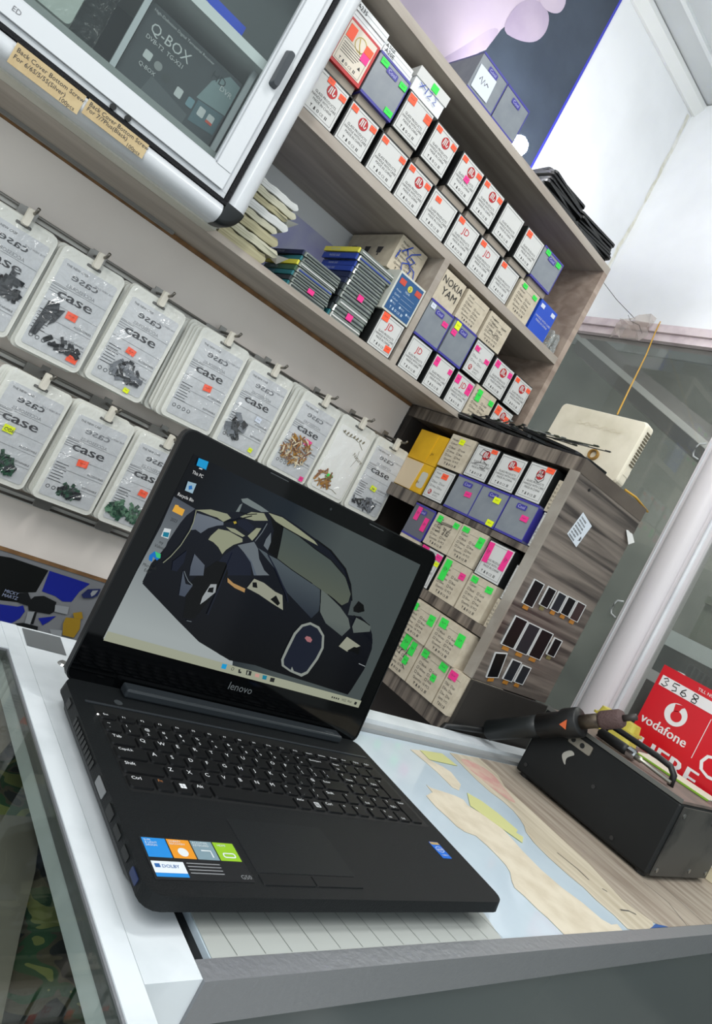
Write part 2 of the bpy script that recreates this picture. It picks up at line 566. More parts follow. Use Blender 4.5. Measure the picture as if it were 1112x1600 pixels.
# ================================================================== white display cabinet, upper left
dc = thing('display_cabinet', 'white aluminium display cabinet with glass door, upper left', 'cabinet', (0.37, 1.03, H + 0.262))


def Cb(x0, x1, y0, y1, z0, z1):
    return MB().box(x0 - 0.37, x1 - 0.37, y0 - 1.03, y1 - 1.03, z0 - 0.262, z1 - 0.262)


DIRTYW = mat('dusty_underside', (206, 204, 192), 0.6, noise=(6, (180, 178, 166), 0.32, 0.62))
part('underside', Cb(-0.7, 0.352, 1.05, 1.232, 0.258, 0.268), DIRTYW, dc)
part('back_trim', Cb(-0.7, 0.352, 1.232, 1.242, 0.252, 0.266), mat('grey_trim', (128, 126, 122), 0.45), dc)
part('side_panel', Cb(0.352, 0.360, 1.06, 1.245, 0.268, 1.2), WHITE_AL, dc)
part('back_wall', Cb(-0.7, 0.352, 1.236, 1.245, 0.268, 1.2), mat('cabinet_back_grey', (120, 126, 128), 0.6), dc)


# rounded outer rails (bottom and right) : quarter-round extrusions
q = [(1.030, 0.292)] + [(1.034 - 0.018 * math.cos(math.radians(a)), 0.277 + 0.0155 * math.sin(math.radians(a)) ) for a in range(70, -91, -8)] + [(1.055, 0.2605), (1.055, 0.292)]
part('bottom_rail', MB().prism([(a - 1.03, b - 0.262) for a, b in q], -1.07, -0.034, Matrix(((0, 0, 1, 0), (1, 0, 0, 0), (0, 1, 0, 0), (0, 0, 0, 1)))), WHITE_AL, dc)
q = [(0.340, 1.030)] + [(0.356 + 0.016 * math.sin(math.radians(a)), 1.034 - 0.018 * math.cos(math.radians(a))) for a in range(-70, 91, 8)] + [(0.372, 1.06), (0.340, 1.06)]
part('side_rail', MB().prism([(a - 0.37, b - 1.03) for a, b in q], 0.034, 0.95), WHITE_AL, dc)
cap = MB()
n_ = 10
vs_, fs_ = [], []
for i in range(n_ + 1):
    a = math.pi / 2 * i / n_
    for j, (rd, dy) in enumerate(((0.036, 0.0), (0.034, -0.010), (0.026, -0.014), (0.0, -0.015))):
        vs_.append((-0.034 + rd * math.sin(a), dy, 0.034 - rd * math.cos(a)))
    vs_.append((-0.034 + 0.036 * math.sin(a), 0.03, 0.034 - 0.036 * math.cos(a)))
for i in range(n_):
    for j in range(3):
        fs_.append((i * 5 + j, (i + 1) * 5 + j, (i + 1) * 5 + j + 1, i * 5 + j + 1))
    fs_.append((i * 5 + 4, (i + 1) * 5 + 4, (i + 1) * 5, i * 5))
part('corner_cap', cap.raw(vs_, fs_), mat('black_rubber_cap', (28, 32, 34), 0.4), dc, smooth=True)
GASK = mat('black_pile_gasket', (22, 22, 26), 0.95, bump=(400, 1.0))
part('gasket', Cb(-0.7, 0.340, 1.024, 1.05, 0.2925, 0.299), GASK, dc)
part('gasket', Cb(0.3335, 0.3398, 1.024, 1.05, 0.2992, 1.2), GASK, dc)
door = part('glass_door', Cb(-0.7, 0.322, 1.022, 1.042, 0.308, 0.334), mat('door_white', (214, 217, 220), 0.25), dc)
part('bottom_lip', Cb(-0.7, 0.332, 1.027, 1.042, 0.2995, 0.3075), WHITE_AL, dc)
part('door_stile', Cb(0.297, 0.3215, 1.021, 1.042, 0.3345, 1.2), mat('door_white', (214, 217, 220), 0.25), door)
part('stile_lip', Cb(0.3222, 0.332, 1.027, 1.042, 0.3078, 1.2), WHITE_AL, dc)
part('glazing_bead', Cb(-0.7, 0.296, 1.026, 1.036, 0.3343, 0.3375), WHITE_AL, door)
part('glazing_bead', Cb(0.2935, 0.2967, 1.026, 1.036, 0.338, 1.2), WHITE_AL, door)
part('pane', Cb(-0.7, 0.2932, 1.032, 1.035, 0.338, 1.2), clear('cabinet_glass', (236, 240, 239), 1.1, 0.02), door)
hd = part('handle', MB().prism(rr(-0.007, -0.03, 0.007, 0.03, 0.004), 0, 0.012, T(0.3125 - 0.37, -0.009, 0.506 - 0.262) @ XZ, inset=0.002), mat('dark_grip', (52, 58, 64), 0.4), door)
part('inner_shelf', Cb(-0.7, 0.35, 1.045, 1.235, 0.497, 0.512), mat('shelf_white', (232, 234, 234), 0.4), dc)
part('inner_floor', Cb(-0.7, 0.35, 1.045, 1.235, 0.338, 0.353), mat('floor_grey', (150, 154, 152), 0.5), dc)
for i_, x_ in enumerate((0.145, 0.167)):
    part('roller', MB().prism(circ(x_ - 0.37, 0.303 - 0.262, 0.0042, 12), 0, 0.004, T(0, -0.004, 0) @ XZ), BLACKPL, dc)
part('mark_print', MB().text('ED', 0.001 - 0.37, 0.318 - 0.262, 0.009, T(0, -0.0085, 0) @ XZ), mat('grey_ink', (120, 120, 124), 0.5), dc)
# paper tape labels on the lower rail
TAPE = mat('kraft_label', (196, 174, 132), 0.6, noise=(40, (178, 154, 112), 0.3, 0.6))
for (x0, x1, z0, z1, l1, l2, nm) in ((0.022, 0.112, 0.262, 0.289, 'Back Cover Bottom Screw', 'For 6/6S/5/5S(Silver)', 'left'), (0.1155, 0.2045, 0.268, 0.2895, 'Back Cover Bottom Screw', 'For 7/7Plus(Black)', 'right')):
    lb = thing('kraft_label', 'kraft paper label ' + ('reading silver screws on the cabinet rail' if nm == 'left' else 'reading black screws on the cabinet rail'), 'label', ((x0 + x1) / 2, 1.0155, H + z0), group='kraft labels on the cabinet rail')
    wd, ht = x1 - x0, z1 - z0
    part('strip', MB().box(-wd / 2, wd / 2, -0.0012, -0.0002, 0, ht), TAPE, lb)
    mb = MB().text(l1, -wd / 2 + 0.003, ht * 0.64, 0.0080, T(0, -0.0016, 0) @ XZ).text(l2, -wd / 2 + 0.003, ht * 0.31, 0.0080, T(0, -0.0016, 0) @ XZ).text('100pcs', wd / 2 - 0.026, ht * 0.04, 0.0074, T(0, -0.0016, 0) @ XZ)
    part('lettering', mb, INK, lb)

# things inside the cabinet
qb = thing('set_top_box_carton', 'dark grey carton lettered Q-BOX behind the cabinet glass', 'box', (0.2105, 1.075, H + 0.3535))
part('carton', MB().box(-0.0785, 0.0785, 0, 0.06, 0, 0.1185), mat('graphite_carton', (74, 78, 82), 0.3), qb)
f_ = T(0, -0.0004, 0) @ XZ
part('photo_panel', MB().flat([(0.030, 0.055), (0.079 - 0.001, 0.062), (0.079 - 0.001, 0.112), (0.058, 0.114), (0.038, 0.09)], 0, f_), mat('teal_print', (132, 150, 152), 0.2), qb)
part('photo_panel', MB().flat([(0.034, 0.020), (0.076, 0.026), (0.076, 0.060), (0.034, 0.054)], 0.0002, f_), mat('teal_print2', (92, 114, 122), 0.2), qb)
part('photo_panel', MB().flat([(-0.04, 0.006), (0.03, 0.006), (0.03, 0.025), (-0.035, 0.035)], 0.0001, f_), mat('grey_print', (94, 98, 102), 0.3), qb)
wp = mat('pale_print', (206, 208, 208), 0.5)
part('lettering', MB().text('Q-BOX', -0.066, 0.083, 0.021, f_, 0.0004, sx=0.95).text('DVB-T2  TG-X21', -0.066, 0.072, 0.0085, f_, 0.0004).text('High-Definition Digital Terrestrial Receiver', -0.072, 0.109, 0.0058, f_, 0.0004)
     .text('Q-BOX', -0.058, 0.036, 0.008, f_, 0.0004).text('DVR', 0.052, 0.087, 0.011, f_, 0.0006), wp, qb)
part('lettering', MB().text('HD', 0.033, 0.093, 0.017, f_, 0.0005), mat('dark_print', (48, 54, 58), 0.4), qb)
for i_, (u_, v_) in enumerate(((-0.052, 0.054), (-0.034, 0.052), (-0.018, 0.046))):
    part('icon', MB().flat(rr(u_ - 0.006, v_ - 0.006, u_ + 0.006, v_ + 0.006, 0.002 if i_ == 0 else 0.0055), 0.0004, f_), mat('icon_%d' % i_, ((206, 208, 208), (150, 152, 152), (70, 74, 76))[i_], 0.5), qb)
for i_, u_ in enumerate((0.006, 0.026, 0.046, 0.062)):
    part('icon', MB().flat(rr(u_ - 0.0055, 0.042 - 0.007, u_ + 0.0055, 0.042 + 0.007, 0.002), 0.0006, f_), wp if i_ != 1 else mat('icon_teal', (120, 150, 160), 0.4), qb)
part('icon_band', MB().flat([(0.0565, 0.035), (0.0675, 0.035), (0.0675, 0.039), (0.0565, 0.039)], 0.0008, f_), mat('icon_red', (220, 90, 70), 0.5), qb)
for k_, x_ in enumerate((0.1255, 0.2945)):
    tag(part('upright_strip', MB().box(-0.004, 0.004, 0, 0.006, 0, 0.143), WHITE_AL, None, loc=(x_, 1.064, H + 0.3535)), 'white plastic strip standing ' + ('left of' if k_ == 0 else 'right of') + ' the dark Q-BOX carton', 'strip')
wb = thing('white_gadget', 'flat white gadget with rounded corners standing left in cabinet', 'gadget', (-0.02, 1.10, H + 0.3535))
part('case', MB().prism(rr(-0.085, 0.012, 0.085, 0.14, 0.008), 0, 0.02, XZ, inset=0.002), mat('gadget_white', (226, 228, 220), 0.35), wb)
part('film_sleeve', MB().box(-0.09, 0.118, -0.026, 0.004, 0.0, 0.142), clear('sleeve_film', (235, 238, 238), 1.0, 0.15, bump=(30, 1.0)), wb)
hb = thing('blue_carton', 'bright blue carton lettered HUAWEI on the cabinet shelf', 'box', (0.228, 1.09, H + 0.5125))
part('carton', MB().box(-0.04, 0.03, 0, 0.05, 0, 0.036), mat('royal_blue_card', (32, 76, 214), 0.4), hb)
part('lettering', MB().text('HUAWEI', -0.026, 0.012, 0.013, T(0, -0.0006, 0) @ XZ), PAPERW, hb)
mb = MB()
for i_ in range(6):
    a = math.radians(30 + i_ * 24)
    mb.ribbon([(-0.034 + 0.002 * math.cos(a), 0.016 + 0.002 * math.sin(a)), (-0.034 + 0.006 * math.cos(a), 0.016 + 0.006 * math.sin(a))], 0.0016, 0, T(0, -0.0006, 0) @ XZ)
part('flower_mark', mb, PAPERW, hb)

# ================================================================== striped wood corner cabinet with open front
ZEB = mat('zebra_laminate', (136, 125, 113), 0.42, wood=((2.0, 60, 3.0), (56, 48, 44)))
ZEBS = mat('zebra_laminate_side', (134, 124, 115), 0.38, wood=((2.2, 5, 58), (58, 52, 50)))
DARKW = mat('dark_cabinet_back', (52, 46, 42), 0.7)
rc = thing('corner_cabinet', 'striped wood corner cabinet with open shelves of boxes', 'cabinet', (1.16, 1.0, H - 0.29))


def Rb(x0, x1, y0, y1, z0, z1):
    return MB().box(x0 - 1.16, x1 - 1.16, y0 - 1.0, y1 - 1.0, z0 + 0.29, z1 + 0.29)


part('top_board', Rb(1.03, 1.29, 0.737, 1.248, 0.228, 0.2555), ZEB, rc)
part('shelf_board', Rb(1.032, 1.285, 0.757, 1.229, 0.0535, 0.066), ZEB, rc)
part('front_lip', Rb(1.024, 1.0318, 1.076, 1.248, 0.038, 0.066), ZEB, rc)
part('shelf_board', Rb(1.032, 1.285, 0.757, 1.229, -0.1215, -0.1015), ZEB, rc)
part('shelf_board', Rb(1.026, 1.285, 0.737, 1.248, -0.302, -0.2705), ZEB, rc)
part('side_panel', Rb(1.034, 1.29, 0.738, 0.756, -0.191, 0.228), ZEBS, rc)
part('front_edge', Rb(1.028, 1.0335, 0.737, 0.757, -0.191, 0.228), mat('pale_edge_band', (166, 160, 150), 0.4, wood=((4, 10, 14), (140, 132, 122))), rc)
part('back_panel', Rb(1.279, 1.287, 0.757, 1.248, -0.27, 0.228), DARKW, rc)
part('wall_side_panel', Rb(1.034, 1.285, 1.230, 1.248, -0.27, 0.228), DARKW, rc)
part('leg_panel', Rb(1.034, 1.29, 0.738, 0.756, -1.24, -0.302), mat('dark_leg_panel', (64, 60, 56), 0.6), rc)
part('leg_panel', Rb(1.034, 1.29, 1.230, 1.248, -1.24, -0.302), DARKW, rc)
part('shade_panel', Rb(1.031, 1.29, 0.7285, 0.7365, -0.302, -0.1925), mat('shade_panel_dark', (44, 41, 38), 0.6), rc)  # dark panel added for the black shade over the lowest carton's side
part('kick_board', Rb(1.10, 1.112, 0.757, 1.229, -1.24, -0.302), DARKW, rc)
part('screw_cover', MB().prism(circ(0, 0, 0.003, 10), 0, 0.0015, T(1.082 - 1.16, 0.738 - 1.0, 0.213 + 0.29) @ XZ), BLACKPL, rc)

# ================================================================== counters
ZCT = H - 0.299
CTW = mat('white_painted_strip', (220, 226, 230), 0.4, noise=(16, (204, 211, 215), 0.32, 0.55))
ALU = mat('brushed_aluminium', (142, 144, 148), 0.42, metal=0.6, bump=(200, 0.15))
ct = thing('glass_counter', 'glass topped shop counter under the laptop with white back strip', 'counter', (0.9, 0.5, 0))


def Ct(x0, x1, y0, y1, z0, z1):
    return MB().box(x0 - 0.9, x1 - 0.9, y0 - 0.5, y1 - 0.5, z0, z1)


PALEBLUE = mat('pale_blue_top', (204, 219, 229), 0.14, coat=0.5, noise=(7, (192, 208, 220), 0.3, 0.6))
part('glass_top', Ct(0.3172, 1.50, 0.30, 0.668, ZCT - 0.012, ZCT - 0.001), PALEBLUE, ct)
part('dark_gap', Ct(0.3045, 0.3172, 0.30, 0.668, ZCT - 0.02, ZCT - 0.006), BLACKPL, ct)
part('left_strip', Ct(0.2646, 0.3045, 0.286, 0.735, ZCT - 0.03, ZCT), CTW, ct)
part('back_strip', Ct(0.3046, 0.3400, 0.669, 0.7345, ZCT - 0.03, ZCT), CTW, ct)
part('front_rail', Ct(0.3046, 1.50, 0.2835, 0.2995, ZCT - 0.03, ZCT + 0.0005), ALU, ct)
part('back_strip', Ct(0.3402, 1.50, 0.687, 0.7215, ZCT - 0.02, ZCT + 0.012), CTW, ct)
part('back_strip_side', Ct(0.3402, 1.50, 0.669, 0.6868, ZCT - 0.02, ZCT + 0.005), mat('grey_strip', (150, 152, 152), 0.4), ct)
part('front_panel', Ct(0.27, 1.50, 0.290, 0.296, 0.06, ZCT - 0.03), mat('counter_glass_front', (70, 78, 80), 0.15), ct)
part('back_panel', Ct(0.27, 1.50, 0.71, 0.718, 0.06, ZCT - 0.02), mat('counter_dark_back', (40, 44, 46), 0.3), ct)
part('plinth', Ct(0.27, 1.50, 0.30, 0.70, 0.0, 0.06), BLACKPL, ct)
part('bare_patch', MB().flat([(0.269 - .9, 0.7305 - .5), (0.2675 - .9, 0.690 - .5), (0.310 - .9, 0.6875 - .5), (0.3125 - .9, 0.7305 - .5)], ZCT + 0.0006), mat('bare_grey_metal', (98, 102, 104), 0.5), ct)
part('rivet', MB().prism(circ(0, 0, 0.0065, 16), 0, 0.002, T(0.302 - 0.9, 0.666 - 0.5, ZCT), inset=0.001), METAL, ct)

gs = thing('glass_showcase', 'glass topped showcase with white frame left of the laptop', 'showcase', (-0.1, 0.45, 0))


def Gs(x0, x1, y0, y1, z0, z1):
    return MB().box(x0 + 0.1, x1 + 0.1, y0 - 0.45, y1 - 0.45, z0, z1)


part('right_rail', Gs(0.2465, 0.2638, 0.05, 0.7349, ZCT - 0.03, ZCT + 0.0005), CTW, gs)
part('back_rail', Gs(-0.5, 0.2463, 0.674, 0.704, ZCT - 0.03, ZCT + 0.0005), CTW, gs)
part('back_rail', Gs(-0.5, 0.2463, 0.7045, 0.7349, ZCT - 0.03, ZCT), CTW, gs)
part('inner_bead', Gs(0.2445, 0.2463, 0.05, 0.6735, ZCT - 0.012, ZCT - 0.0005), ALU, gs)
part('inner_bead', Gs(-0.5, 0.2443, 0.6718, 0.6738, ZCT - 0.012, ZCT - 0.0005), ALU, gs)
part('pane', Gs(-0.5, 0.2443, 0.05, 0.6716, ZCT - 0.007, ZCT - 0.002), clear('showcase_glass', (230, 234, 231), 1.1, 0.02), gs)
part('inner_shelf', Gs(-0.5, 0.60, 0.30, 0.70, ZCT - 0.085, ZCT - 0.075), mat('inner_shelf_grey', (110, 112, 110), 0.5), gs)
# ================================================================== phone part boxes
MESH = {}


def cached(key, fn):
    if key not in MESH:
        MESH[key] = fn()
    return MESH[key]


BW, BH, BD = 0.070, 0.073, 0.12          # standard carton, front faces -Y, origin at bottom front centre
FR = T(0, -0.0006, 0) @ XZ


def icons(mb, u0, v0, s, fr):
    """row of handling marks: glass, figure, ring, CE, two bars"""
    mb.flat([(u0, v0 + s), (u0 + s * .8, v0 + s), (u0 + s * .4, v0 + s * .45)], 0, fr)
    mb.ribbon([(u0 + s * .4, v0 + s * .5), (u0 + s * .4, v0)], s * .16, 0, fr)
    mb.flat([(u0 + s * 1.5, v0), (u0 + s * 2.2, v0), (u0 + s * 2.05, v0 + s), (u0 + s * 1.65, v0 + s)], 0, fr)
    o = circ(u0 + s * 3.2, v0 + s * .5, s * .45, 10)
    i = circ(u0 + s * 3.2, v0 + s * .5, s * .25, 10)
    n = 10
    mb.raw([(p[0], p[1], 0) for p in o] + [(p[0], p[1], 0) for p in i], [(k, (k + 1) % n, n + (k + 1) % n, n + k) for k in range(n)], fr)
    mb.text('CE', u0 + s * 4.0, v0, s * 1.25, fr)
    mb.flat([(u0 + s * 6.1, v0), (u0 + s * 6.4, v0), (u0 + s * 6.4, v0 + s), (u0 + s * 6.1, v0 + s)], 0, fr)
    mb.flat([(u0 + s * 6.6, v0), (u0 + s * 6.9, v0), (u0 + s * 6.9, v0 + s), (u0 + s * 6.6, v0 + s)], 0, fr)
    return mb


def frame_line(mb, x0, z0, x1, z1, t, fr):
    mb.ring([(x0, z0), (x1, z0), (x1, z1), (x0, z1)], [(x0 + t, z0 + t), (x1 - t, z0 + t), (x1 - t, z1 - t), (x0 + t, z1 - t)], 0, 0.0002, fr)
    return mb


def m_body(matn):
    return lambda: MB().box(-BW / 2, BW / 2, 0, BD, 0, BH).mesh('carton', MATS[matn])


def m_face():
    return MB().box(-BW / 2 + 0.0028, BW / 2 - 0.0012, -0.0005, 0.0004, 0.0012, BH - 0.0022).mesh('white_face', PAPERW)


def m_glassprint():
    mb = MB()
    frame_line(mb, -BW / 2 + 0.006, 0.005, BW / 2 - 0.005, BH - 0.006, 0.0005, FR)
    for i, s in enumerate(('GLASS PRODUCTS', 'HANDLE WITH CARE', 'MADE IN CHINA')):
        mb.text(s, 0.0005, 0.034 - i * 0.0065, 0.0062, FR, 0.0002, 'C', 0.92)
    icons(mb, -0.020, 0.009, 0.0055, FR)
    return mb.mesh('print', INK)


def m_modelprint():
    mb = MB()
    frame_line(mb, -BW / 2 + 0.006, 0.005, BW / 2 - 0.005, BH - 0.006, 0.0005, FR)
    mb.text('Model:', -0.025, 0.058, 0.006, FR).text('Colour:', -0.025, 0.049, 0.006, FR)
    for i, (a, b) in enumerate((('Black', 'Gold'), ('White', 'Blue'))):
        for k, s in enumerate((a, b)):
            u, v = -0.025 + k * 0.025, 0.037 - i * 0.010
            frame_line(mb, u, v, u + 0.005, v + 0.005, 0.0006, FR)
            mb.text(s, u + 0.0065, v, 0.0058, FR)
    mb.text('Quantity:', -0.004, 0.016, 0.006, FR).text('10 PCS', -0.004, 0.009, 0.006, FR)
    return mb.mesh('print', INK)


def m_cartonprint():
    mb = MB()
    mb.text('Model:', -0.028, 0.060, 0.0064, FR).text('Colour:', -0.028, 0.0515, 0.0064, FR)
    mb.flat([(-0.008, 0.059), (0.026, 0.059), (0.026, 0.0594), (-0.008, 0.0594)], 0, FR)
    for i, (a, b) in enumerate((('Black', 'Gold'), ('White', 'Blue'), ('Silver', 'Pink'))):
        for k, s in enumerate((a, b)):
            u, v = -0.028 + k * 0.028, 0.042 - i * 0.009
            frame_line(mb, u, v, u + 0.0048, v + 0.0048, 0.0005, FR)
            mb.text(s, u + 0.007, v, 0.006, FR)
    mb.text('Quantity: 10 PCS', -0.026, 0.0155, 0.0062, FR)
    icons(mb, -0.019, 0.006, 0.005, FR)
    return mb.mesh('print', INK)


def m_emblem():
    mb = MB()
    mb.flat(circ(0.004, 0.0535, 0.0105, 20), 0.0004, FR)
    return mb.mesh('emblem', REDINK)


def m_emblem_mark():
    mb = MB()
    mb.ribbon([(-0.002, 0.048), (-0.001, 0.060), (0.002, 0.060), (0.002, 0.048)], 0.0022, 0.0007, FR)
    mb.ribbon([(0.006, 0.061), (0.006, 0.050), (0.009, 0.049), (0.011, 0.053)], 0.0022, 0.0007, FR)
    return mb.mesh('emblem_mark', PAPERW)


def m_jd():
    return MB().text('JD', 0.001, 0.046, 0.019, FR, 0.0003, 'C').mesh('brand_print', mat('jd_red', (196, 40, 52), 0.5))


COOLG = mat('silver_grey_card', (134, 140, 146), 0.3, noise=(30, (124, 130, 138), 0.35, 0.6))
COOLB = mat('violet_blue_edge', (62, 58, 150), 0.4)
COOLD = mat('silver_card_painted_shade', (96, 98, 108), 0.35)  # darker copy of the silver card, cabinet shade put into its colour


def m_cooltrim():
    mb = MB()
    mb.box(-BW / 2, BW / 2, -0.0008, BD, BH - 0.0035, BH + 0.0004)
    mb.box(-BW / 2, BW / 2, -0.0008, BD, -0.0002, 0.004)
    mb.box(BW / 2 - 0.0012, BW / 2 + 0.0003, -0.0008, BD, 0.004, BH - 0.0035)
    return mb.mesh('blue_trim', COOLB)


def m_cooltag():
    return MB().flat(rr(-0.013, 0.054, 0.011, 0.064, 0.002), 0.0003, FR).mesh('brand_tag', COOLB)


def m_cooltext():
    return MB().text('Cool', -0.0015, 0.0562, 0.0085, FR, 0.0006, 'C').mesh('brand_print', mat('pale_violet_ink', (190, 192, 224), 0.5))


def m_line(name, pts, col, wd):
    def go():
        mb = MB()
        for s in pts:
            mb.ribbon(s, wd, 0.0009, FR)
        return mb.mesh(name, col)
    return go


SCR = {  # pen strokes in face coordinates (m)
    '5S': [[(0.006, .062), (-.012, .064), (-.016, .052), (-.003, .050), (-.002, .036), (-.018, .031)], [(.020, .050), (.008, .048), (.006, .040), (.018, .036), (.016, .026), (.002, .026)]],
    '6': [[(.006, .062), (-.004, .052), (-.004, .042), (.008, .038), (.017, .046), (.012, .056), (0, .054)]],
    '396': [[(-.020, .048), (-.008, .052), (-.014, .044), (-.006, .038), (-.018, .034)], [(.004, .046), (-.002, .050), (.001, .042), (.006, .048), (.003, .032)], [(.018, .052), (.010, .040), (.014, .033), (.019, .039), (.011, .040)], [(-.022, .056), (.02, .058)], [(-.02, .053), (.018, .055)]],
    'SPK': [[(-.010, .056), (-.024, .052), (-.012, .040), (-.026, .036)], [(-.008, .034), (-.004, .054), (.006, .048), (-.006, .042)], [(.010, .056), (.006, .032)], [(.024, .052), (.008, .042), (.022, .028), (.012, .022), (.022, .016)]],
    '16': [[(-.004, .066), (-.022, .044)], [(-.014, .056), (-.006, .046)], [(.018, .066), (.000, .052), (-.006, .038), (.008, .034), (.014, .044), (.002, .046)], [(-.026, .044), (-.028, .026)], [(.004, .034), (-.010, .026), (-.006, .014), (.010, .012), (.014, .024), (.004, .032), (.022, .028), (.028, .014), (.020, .008)]],
    'NOK': None, 'GAL': [[(-.02, .06), (-.004, .062)], [(-.02, .05), (0.0, .05)], [(.006, .046), (.012, .046)], [(-.02, .030), (-.012, .034), (-.004, .028), (.006, .033), (.016, .028)], [(.008, .056), (.024, .057)]],
}
PEN = mat('black_marker', (34, 34, 34), 0.6)
PENB = mat('blue_marker', (34, 70, 170), 0.6)


def m_nok():
    mb = MB()
    mb.text('NOKIA', 0, 0.046, 0.022, FR, 0.0006, 'C', 0.95).text('YAM', 0.002, 0.022, 0.024, FR, 0.0006, 'C')
    return mb.mesh('handwriting', PEN)


def m_sticker(k):
    def go():
        mb = MB().box(-0.5, 0.5, -0.5, 0.5, 0, 1, XZ)
        n0 = len(mb.f)
        mb.ribbon([(-.28, -.02), (-.2, .16), (-.1, -.12), (-.02, .14), (.06, -.06), (.14, .1), (.26, .02)], .05, 1.2, XZ)
        me = mb.mesh(SNAME[k] + '_sticker', STICK[k])
        me.materials.append(INK)
        for p in me.polygons[n0:]:
            p.material_index = 1
        return me
    return go


def mk(name, label, x, y, zb, wd, ht, kind, rotz=0.0, mark=None, stickers=(), pen=None, dep=1.0, tilt=0.0, group=None, penmat=None):
    """one carton of any printed kind; origin bottom centre of the front face"""
    r = thing(name, label, 'box', (x, y, H + zb), rotz + tilt, group, scale=(wd / BW, dep, ht / BH))
    if kind in ('glass', 'model'):
        link('carton', cached('b_black', m_body('black_card')), r)
        fc = link('white_face', cached('face', m_face), r)
        if kind == 'glass':
            link('print', cached('pg', m_glassprint), fc)
        else:
            link('print', cached('pm', m_modelprint), fc)
            if mark == 'N':
                em = link('emblem', cached('em', m_emblem), r, scale=(0.55, 1, 0.55), loc=(-0.018, 0, -0.014))
                link('emblem_mark', cached('emk', m_emblem_mark), em)
                mark = None
    elif kind == 'carton':
        link('carton', cached('b_cream', m_body('cream_carton')), r)
        link('print', cached('pc', m_cartonprint), r)
    elif kind == 'plain':
        link('carton', cached('b_cream', m_body('cream_carton')), r)
    elif kind in ('cool', 'cooldark'):
        link('carton', cached('b_' + kind, m_body('silver_grey_card' if kind == 'cool' else 'silver_card_painted_shade')), r)
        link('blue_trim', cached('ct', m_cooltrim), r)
        tg = link('brand_tag', cached('ctag', m_cooltag), r)
        link('brand_print', cached('ctx', m_cooltext), tg)
    if mark == 'N':
        em = link('emblem', cached('em', m_emblem), r)
        link('emblem_mark', cached('emk', m_emblem_mark), em)
    elif mark == 'JD':
        link('brand_print', cached('jd', m_jd), r)
    if pen == 'NOK':
        link('handwriting', cached('nok', m_nok), r)
    elif pen:
        link('handwriting', cached('pen' + pen, m_line('handwriting', SCR[pen], penmat or PEN, 0.0026 if penmat else 0.0013)), r)
    for (u, v, sw, sv, k) in stickers:
        link('sticker', cached('st' + k, m_sticker(k)), r, loc=((u - 0.5) * BW, -0.0010, v * BH), scale=(sw * BW, 0.0006, sv * BH), rot=(0, RND.uniform(-.06, .06), 0))
    return r


O2 = ((.17, .87, .2, .13, 'o'), (.86, .82, .2, .13, 'o'))
UP = 'upper shelf'
ORD = ('first', 'second', 'third', 'fourth', 'fifth', 'sixth', 'seventh', 'eighth', 'ninth', 'tenth', 'eleventh', 'twelfth', 'thirteenth', 'fourteenth', 'fifteenth', 'sixteenth')
# ---- upper compartment, lower row (standing on the middle board)
rows = [
    (0.386, 0.456, 'glass', 'N', ((.42, .9, .2, .13, 'o'), (.86, .8, .2, .13, 'o')), 'white emblem box half hidden by the cabinet rail'),
    (0.463, 0.533, 'glass', 'N', O2, 'white box with round red emblem and orange stickers'),
    (0.542, 0.614, 'glass', None, O2, 'white box with two orange stickers and no emblem'),
    (0.619, 0.689, 'glass', 'N', O2, 'white box with red emblem and orange stickers'),
    (0.694, 0.769, 'glass', None, ((.28, .8, .2, .13, 'o'),), 'white box with one orange sticker'),
    (0.774, 0.846, 'glass', 'JD', ((.2, .88, .22, .14, 'o'),), 'white box lettered JD in red'),
    (0.852, 0.922, 'glass', 'JD', ((.2, .87, .22, .14, 'o'),), 'white box lettered JD with orange corner sticker'),
    (0.930, 0.999, 'glass', None, ((.2, .88, .22, .14, 'o'),), 'white box with single orange sticker'),
]
for i, (x0, x1, k, mkk, st, lb) in enumerate(rows):
    mk('phone_part_box', lb + ', %s in lower row, %s' % (ORD[i], UP), (x0 + x1) / 2, 1.0915, 0.5235, x1 - x0, 0.0735, k, 0, mkk, st, group='boxes in the upper shelf')
mk('phone_part_box', 'cream box with two green stickers, ninth in lower row of upper shelf', 1.047, 1.0915, 0.5235, 0.078, 0.0735, 'carton', 0, None, ((.25, .9, .2, .13, 'g'), (.8, .85, .2, .12, 'g')), group='boxes in the upper shelf')
b_ = thing('blue_carton', 'plain blue box lettered handle with care, last in lower row of upper shelf', 'box', (1.129, 1.0915, H + 0.5235), 0, 'boxes in the upper shelf')
part('carton', MB().box(-.0345, .0345, 0, .12, 0, .076), mat('strong_blue_card', (34, 78, 190), 0.45), b_)
part('print', MB().text('HANDLE WITH CARE', 0, .036, .0065, FR, 0, 'C').text('MADE IN CHINA', 0, .028, .0065, FR, 0, 'C'), PAPERW, b_)
for u in (-.022, .022):
    part('sticker', MB().box(u - .007, u + .007, -.0008, 0, .060, .069), STICK['w'], b_)
